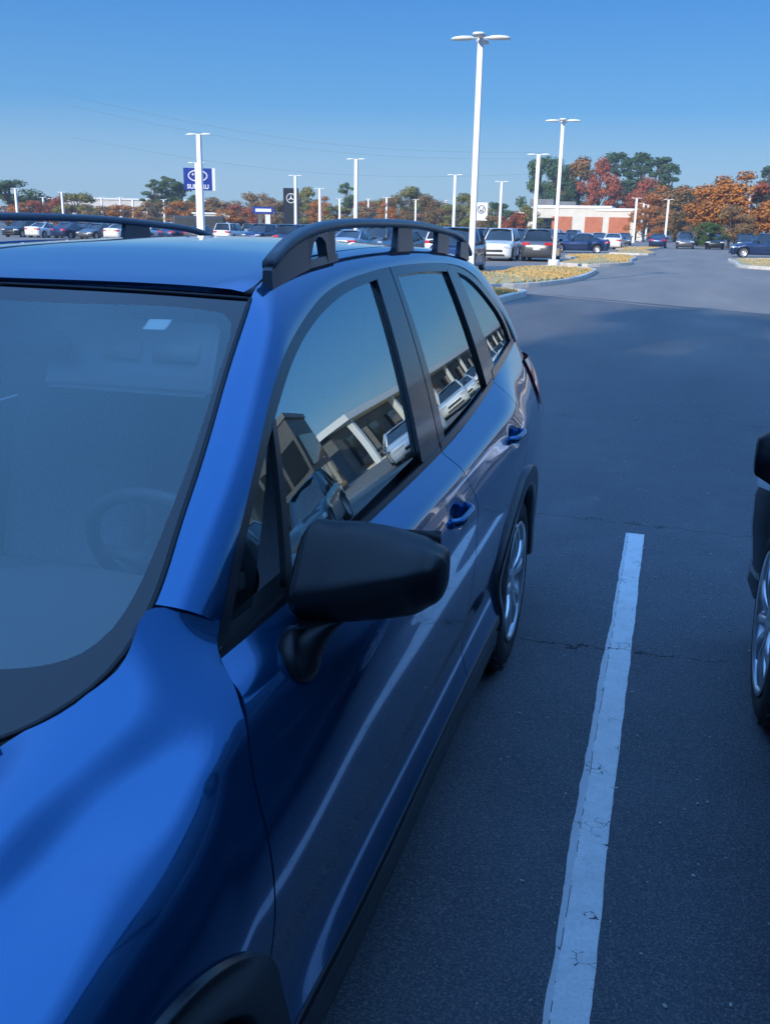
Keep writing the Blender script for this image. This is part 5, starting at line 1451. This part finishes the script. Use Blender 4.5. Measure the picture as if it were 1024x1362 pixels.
# the neighbour bay and the lot to the right, which the side windows mirror
car('suv', 'black', 2.715, 1.14, math.pi, 'black suv in the next bay, only its front wheel and mirror inside the right edge', None, fine=True, name='parked_suv')
MIRROR = [('sedan', 'white', 9.0, 25.5, -.39, 'white car mirrored in the front side window'),
    ('suv', 'teal', 7.6, 13.2, -.24, 'dark teal suv mirrored low in the front side window'),
    ('suv', 'grey', 7.0, 8.0, 3.1, 'grey suv on the row to the right, out of frame'),
    ('suv', 'white', 10.6, 38.0, -.24, 'white suv mirrored in the front of the rear door window'),
    ('sedan', 'white', 11.2, 44.0, -.24, 'white car mirrored behind the white suv in the rear door window'),
    ('suv', 'white', 11.6, 50.5, -.24, 'second white suv mirrored in the rear door window'),
    ('sedan', 'silver', 12.0, 57.0, -.24, 'silver car mirrored in the rear door window'),
    ('suv', 'white', 12.5, 65.0, -.24, 'white suv mirrored at the rear edge of the rear door window'),
    ('suv', 'white', 13.0, 75.0, 2.9, 'white suv mirrored in the quarter window'),
    ('suv', 'silver', 13.5, 86.0, 2.9, 'silver suv mirrored in the quarter window')]
for k_, p_, x_, y_, r_, lb_ in MIRROR: car(k_, p_, x_, y_, r_, lb_, 'cars mirrored in the side windows')
# ================================================================== buildings and signs
STUCCO = m_noise('cream_stucco', (.62,.58,.50), (.70,.66,.58), .8, .85)
ORANGEW = m_noise('orange_panel', (.42,.12,.05), (.50,.16,.07), 1.5, .7)
GREYW = m_noise('grey_panel', (.10,.105,.11), (.15,.155,.16), .5, .6)
DARKW = m_noise('charcoal_panel', (.030,.035,.038), (.045,.05,.055), .6, .5)
WHITEF = mat('white_fascia', (.78,.78,.76), .5)
def bx(name, m, parent, *boxes, bev=0):
    bm = bmesh.new()
    for c, s in boxes: box(bm, c, s, bev=bev)
    return obj(name, bm, m, parent, smooth=False)
b = thing('store_building', 'cream store with three orange wall panels in front of tall trees', 'building', (-16.3, 188, 0))
bx('wall', STUCCO, b, ((0, 6, 2.85), (20.6, 12, 5.7)), ((10.6, 4, 2.4), (1.2, 8, 4.8)))
bx('parapet', WHITEF, b, ((-1.8, 5.9, 5.85), (14.5, 12.3, .5)), ((6.6, 5.9, 5.45), (8.2, 12.3, .45)))
bx('orange_panel', ORANGEW, b, ((-3.6, -.10, 2.3), (3.7, .25, 3.6)))
bx('orange_panel', ORANGEW, b, ((2.3, -.10, 2.3), (3.2, .25, 3.6)))
bx('orange_panel', ORANGEW, b, ((7.0, -.10, 2.3), (3.8, .25, 3.6)))
w_ = bx('window', GLASS_D, b, ((-7.2, -.06, 2.0), (3.6, .2, 3.0)))
bx('window_frame', DARKM, w_, ((-7.2, -.18, 2.0), (.12, .08, 3.0)), ((-7.2, -.18, 2.3), (3.6, .08, .12)), ((-9.0, -.18, 2.0), (.12, .08, 3.0)), ((-5.4, -.18, 2.0), (.12, .08, 3.0)))
bx('awning', DARKM, b, ((-7.2, -.6, 3.75), (4.2, 1.2, .16)))
bx('roof_unit', GREYW, b, ((-8.0, 5, 6.7), (4.5, 4, 1.2)), ((-3.5, 7, 6.5), (3.4, 3, .9)))
b = thing('brick_store', 'dark red brick wing left of the cream store', 'building', (-27.3, 189, 0))
bx('wall', m_noise('brick_red', (.16,.05,.04), (.22,.08,.06), 3, .9), b, ((0, 4, 2.3), (3.4, 8, 4.6)))
bx('parapet', WHITEF, b, ((0, 4, 4.7), (3.7, 8.3, .25)))
b = thing('white_warehouse', 'long white building on the rise behind the far left trees', 'building', (-318, 505, 0), .5)
bx('wall', STUCCO, b, ((0, 0, 6), (64, 30, 13)))
bx('parapet', WHITEF, b, ((0, 0, 12.8), (65, 31, 1.2)))
for k in range(9): bx('window', GLASS_D, b, ((-28+7*k, -15.1, 8), (3.4, .3, 2.2)))
b = thing('low_warehouse', 'low cream building between trees left of the blue sign', 'building', (-190, 330, 0), .45)
bx('wall', STUCCO, b, ((0, 0, 4.5), (46, 16, 9.5))); bx('parapet', WHITEF, b, ((0, 0, 9.5), (47, 17, .6)))
for k in range(6): bx('window', GLASS_D, b, ((-18+7*k, -8.1, 5), (3.4, .3, 2.2)))
b = thing('white_outbuilding', 'small white shed right of the blue sign', 'building', (-76, 155, 0), .4)
bx('wall', STUCCO, b, ((0, 0, 1.6), (6, 5, 3.2))); bx('roof', WHITEF, b, ((0, 0, 3.3), (6.6, 5.6, .25)))
# long dealership on the right: only seen mirrored in the side windows
b = thing('showroom', 'long low grey showroom with white roof edge, mirrored in the side windows', 'building', (20, 100, 0))
bx('wall', GREYW, b, ((8, 3, 2.1), (15.6, 112, 4.2)))
bx('roof', WHITEF, b, ((7.5, 3, 4.55), (18.6, 114, .55)))
for k in range(14):
    w_ = bx('window', GLASS_D, b, ((.10, -49+8*k, 1.9), (.3, 5.6, 2.8)))
    bx('column', WHITEF, b, ((-1.3, -53+8*k, 2.13), (.35, .35, 4.25)))
b = thing('dark_office', 'charcoal building with a wide glazed front, mirrored in the front side window', 'building', (20.5, 33, 0), -.25)
bx('wall', DARKW, b, ((0, 0, 2.9), (9, 9, 5.8))); bx('parapet', GREYW, b, ((0, 0, 5.9), (9.3, 9.3, .3)))
for i in range(4):
    for j in range(2): bx('window', m_glassy if (m_glassy := bpy.data.materials.get('dark_car_glass')) else None, b, ((-3.3+2.2*i, -4.55, 1.3+2.3*j), (1.9, .2, 1.9)))
for j in range(2): bx('window', GLASS_D, b, ((-4.55, 0, 1.3+2.3*j), (.2, 7.6, 1.9)))
# building behind the photographer: throws the shade the car stands in
b = thing('shade_building', 'grey two storey building behind the photographer whose shade covers the bay', 'building', (1, -25, 0))
bx('wall', GREYW, b, ((-4, 0, 6.1), (60, 10, 12.2))); bx('parapet', WHITEF, b, ((-4, 0, 12.4), (60.4, 10.4, .4)))
for k in range(9): bx('window', GLASS_D, b, ((-16+4*k, 5.02, 1.7), (2.8, .2, 2.6))); bx('window', GLASS_D, b, ((-16+4*k, 5.02, 6.0), (2.8, .2, 1.8)))

SIGNB = mat('sign_blue', (.010,.035,.26), .4); SIGNK = mat('sign_charcoal', (.018,.022,.03), .35); SIGNW = mat('sign_white', (.8,.8,.8), .45)
def ring(bm, c, ra, rb, w, d=.04, n=40):
    rings = []
    for a in np.linspace(0, 6.2832, n+1)[:-1]:
        rings.append([(c[0]+(ra+o)*math.cos(a), c[1]+e, c[2]+(rb+o)*math.sin(a)) for o, e in ((-w/2, 0), (w/2, 0), (w/2, -d), (-w/2, -d))])
    rings.append(rings[0]); loft(bm, rings, True)
def star(bm, c, r, n=4, inner=.32, d=.04):
    v = []
    for k in range(2*n):
        a = math.pi/2+k*math.pi/n; q = r if k % 2 == 0 else r*inner; v.append((c[0]+q*math.cos(a), c[1]-d, c[2]+q*math.sin(a)))
    bm.faces.new([bm.verts.new(p) for p in v])
def text(name, s, size, loc, m, parent, sx=1.0):
    cu = bpy.data.curves.new(name, 'FONT'); cu.body = s; cu.size = size; cu.align_x = 'CENTER'; cu.align_y = 'CENTER'; cu.extrude = .02; cu.offset = size*.03
    o = bpy.data.objects.new('t', cu); COL.objects.link(o); dg = bpy.context.evaluated_depsgraph_get()
    me = bpy.data.meshes.new_from_object(o.evaluated_get(dg)); bpy.data.objects.remove(o); bpy.data.curves.remove(cu)
    me.transform(Matrix.Translation(loc) @ Matrix.Diagonal((sx, 1, 1, 1)) @ Matrix.Rotation(R(90), 4, 'X')); me.materials.clear()
    o = bpy.data.objects.new(name, me); COL.objects.link(o); me.materials.append(m); o.parent = parent; return o
b = thing('pylon_sign', 'big blue square sign with a white oval emblem, behind two light poles', 'sign', (-48.8, 97, 0), .47)
bx('post', WHITEP, b, ((0, .2, 2.6), (.5, .4, 5.2)))
bx('sign_panel', SIGNB, b, ((0, 0, 6.2), (3.0, .45, 2.25)))
bx('side_fin', SIGNW, b, ((1.68, 0, 6.2), (.30, .5, 2.3)))
bm = bmesh.new(); ring(bm, (0, -.23, 6.55), .98, .55, .11); star(bm, (-.50, -.23, 6.68), .20); 
for x_, z_ in ((.05, 6.80), (.42, 6.62), (.52, 6.40), (.12, 6.32), (-.18, 6.50)): star(bm, (x_, -.23, z_), .13)
obj('emblem', bm, SIGNW, b, smooth=False)
text('lettering', 'SUBARU', .62, (0, -.25, 5.42), SIGNW, b, 1.0)
b = thing('pylon_sign', 'tall narrow charcoal sign with a ringed three pointed star', 'sign', (-41.6, 105.8, 0), .38)
bx('sign_panel', SIGNK, b, ((0, 0, 2.9), (1.75, .4, 5.6)))
bm = bmesh.new(); ring(bm, (0, -.21, 4.6), .50, .50, .07); star(bm, (0, -.21, 4.6), .48, 3, .16); obj('emblem', bm, SIGNW, b, smooth=False)
b = thing('pylon_sign', 'small white square sign with a round emblem, left of the red trees', 'sign', (-27.3, 146.4, 0), .18)
bx('sign_panel', SIGNW, b, ((0, 0, 4.1), (1.9, .4, 2.6))); bx('post', GREYW, b, ((0, .05, 1.4), (.5, .3, 2.8)))
bm = bmesh.new(); ring(bm, (0, -.21, 4.4), .55, .55, .09)
for s in (1, -1): tube(bm, [(s*.36, -.24, 4.8), (s*.12, -.24, 4.0), (0, -.24, 4.36)], .05, 4)
obj('emblem', bm, SIGNK, b, smooth=False)
b = thing('canopy_sign', 'low sign with blue header and white strip on white posts, left of the charcoal sign', 'sign', (-54.5, 127.5, 0), .4)
bx('header', SIGNB, b, ((0, 0, 3.55), (2.9, .8, .95))); bx('strip', SIGNW, b, ((0, -.42, 3.55), (2.2, .06, .42)))
bx('post', WHITEP, b, ((.6, 0, 1.55), (.7, .5, 3.1))); bx('post', GREYW, b, ((-.5, 0, 1.5), (.5, .4, 3.0)))
b = thing('box_truck', 'parked dark van shaped shed left of the canopy sign', 'shed', (-47, 93.5, 0), .4)
bx('body', SIGNB if False else DARKW, b, ((0, 0, 1.35), (5.4, 2.4, 2.1)), bev=.25)
b['label'] = 'dark utility shed right of the blue sign posts, behind the far roof rail'; b.name = 'utility_shed'
# overhead wires at the far left
for i, (z0, z1) in enumerate(((17.6, 12.2), (16.4, 11.4), (12.4, 9.4))):
    bm = bmesh.new(); pts = []
    for t in np.linspace(0, 1, 24):
        x = -78+60*t; y = 118+26*t; pts.append((x, y, z0+(z1-z0)*t-2.2*math.sin(math.pi*t)))
    tube(bm, pts, .010, 4); o = obj('power_line', bm, DARKM)
    tag(o, ('topmost', 'middle', 'lowest')[i]+' of three thin wires sagging across the left sky', 'wire', 'overhead wires')

# thin autumn haze
bm = bmesh.new(); box(bm, (0, 260, 24), (1500, 1300, 52))
o = obj('haze', bm, None, smooth=False); o['kind'] = 'stuff'; o['label'] = 'thin blue autumn haze over the lots'
hm = bpy.data.materials.new('haze_air'); hm.use_nodes = True; t_ = hm.node_tree; t_.nodes.clear()
ho = t_.nodes.new('ShaderNodeOutputMaterial'); pv = t_.nodes.new('ShaderNodeVolumePrincipled'); pv.inputs['Density'].default_value = .0006; pv.inputs['Color'].default_value = (.86, .90, .93, 1); pv.inputs['Anisotropy'].default_value = .2
t_.links.new(pv.outputs[0], ho.inputs['Volume']); o.data.materials.append(hm)
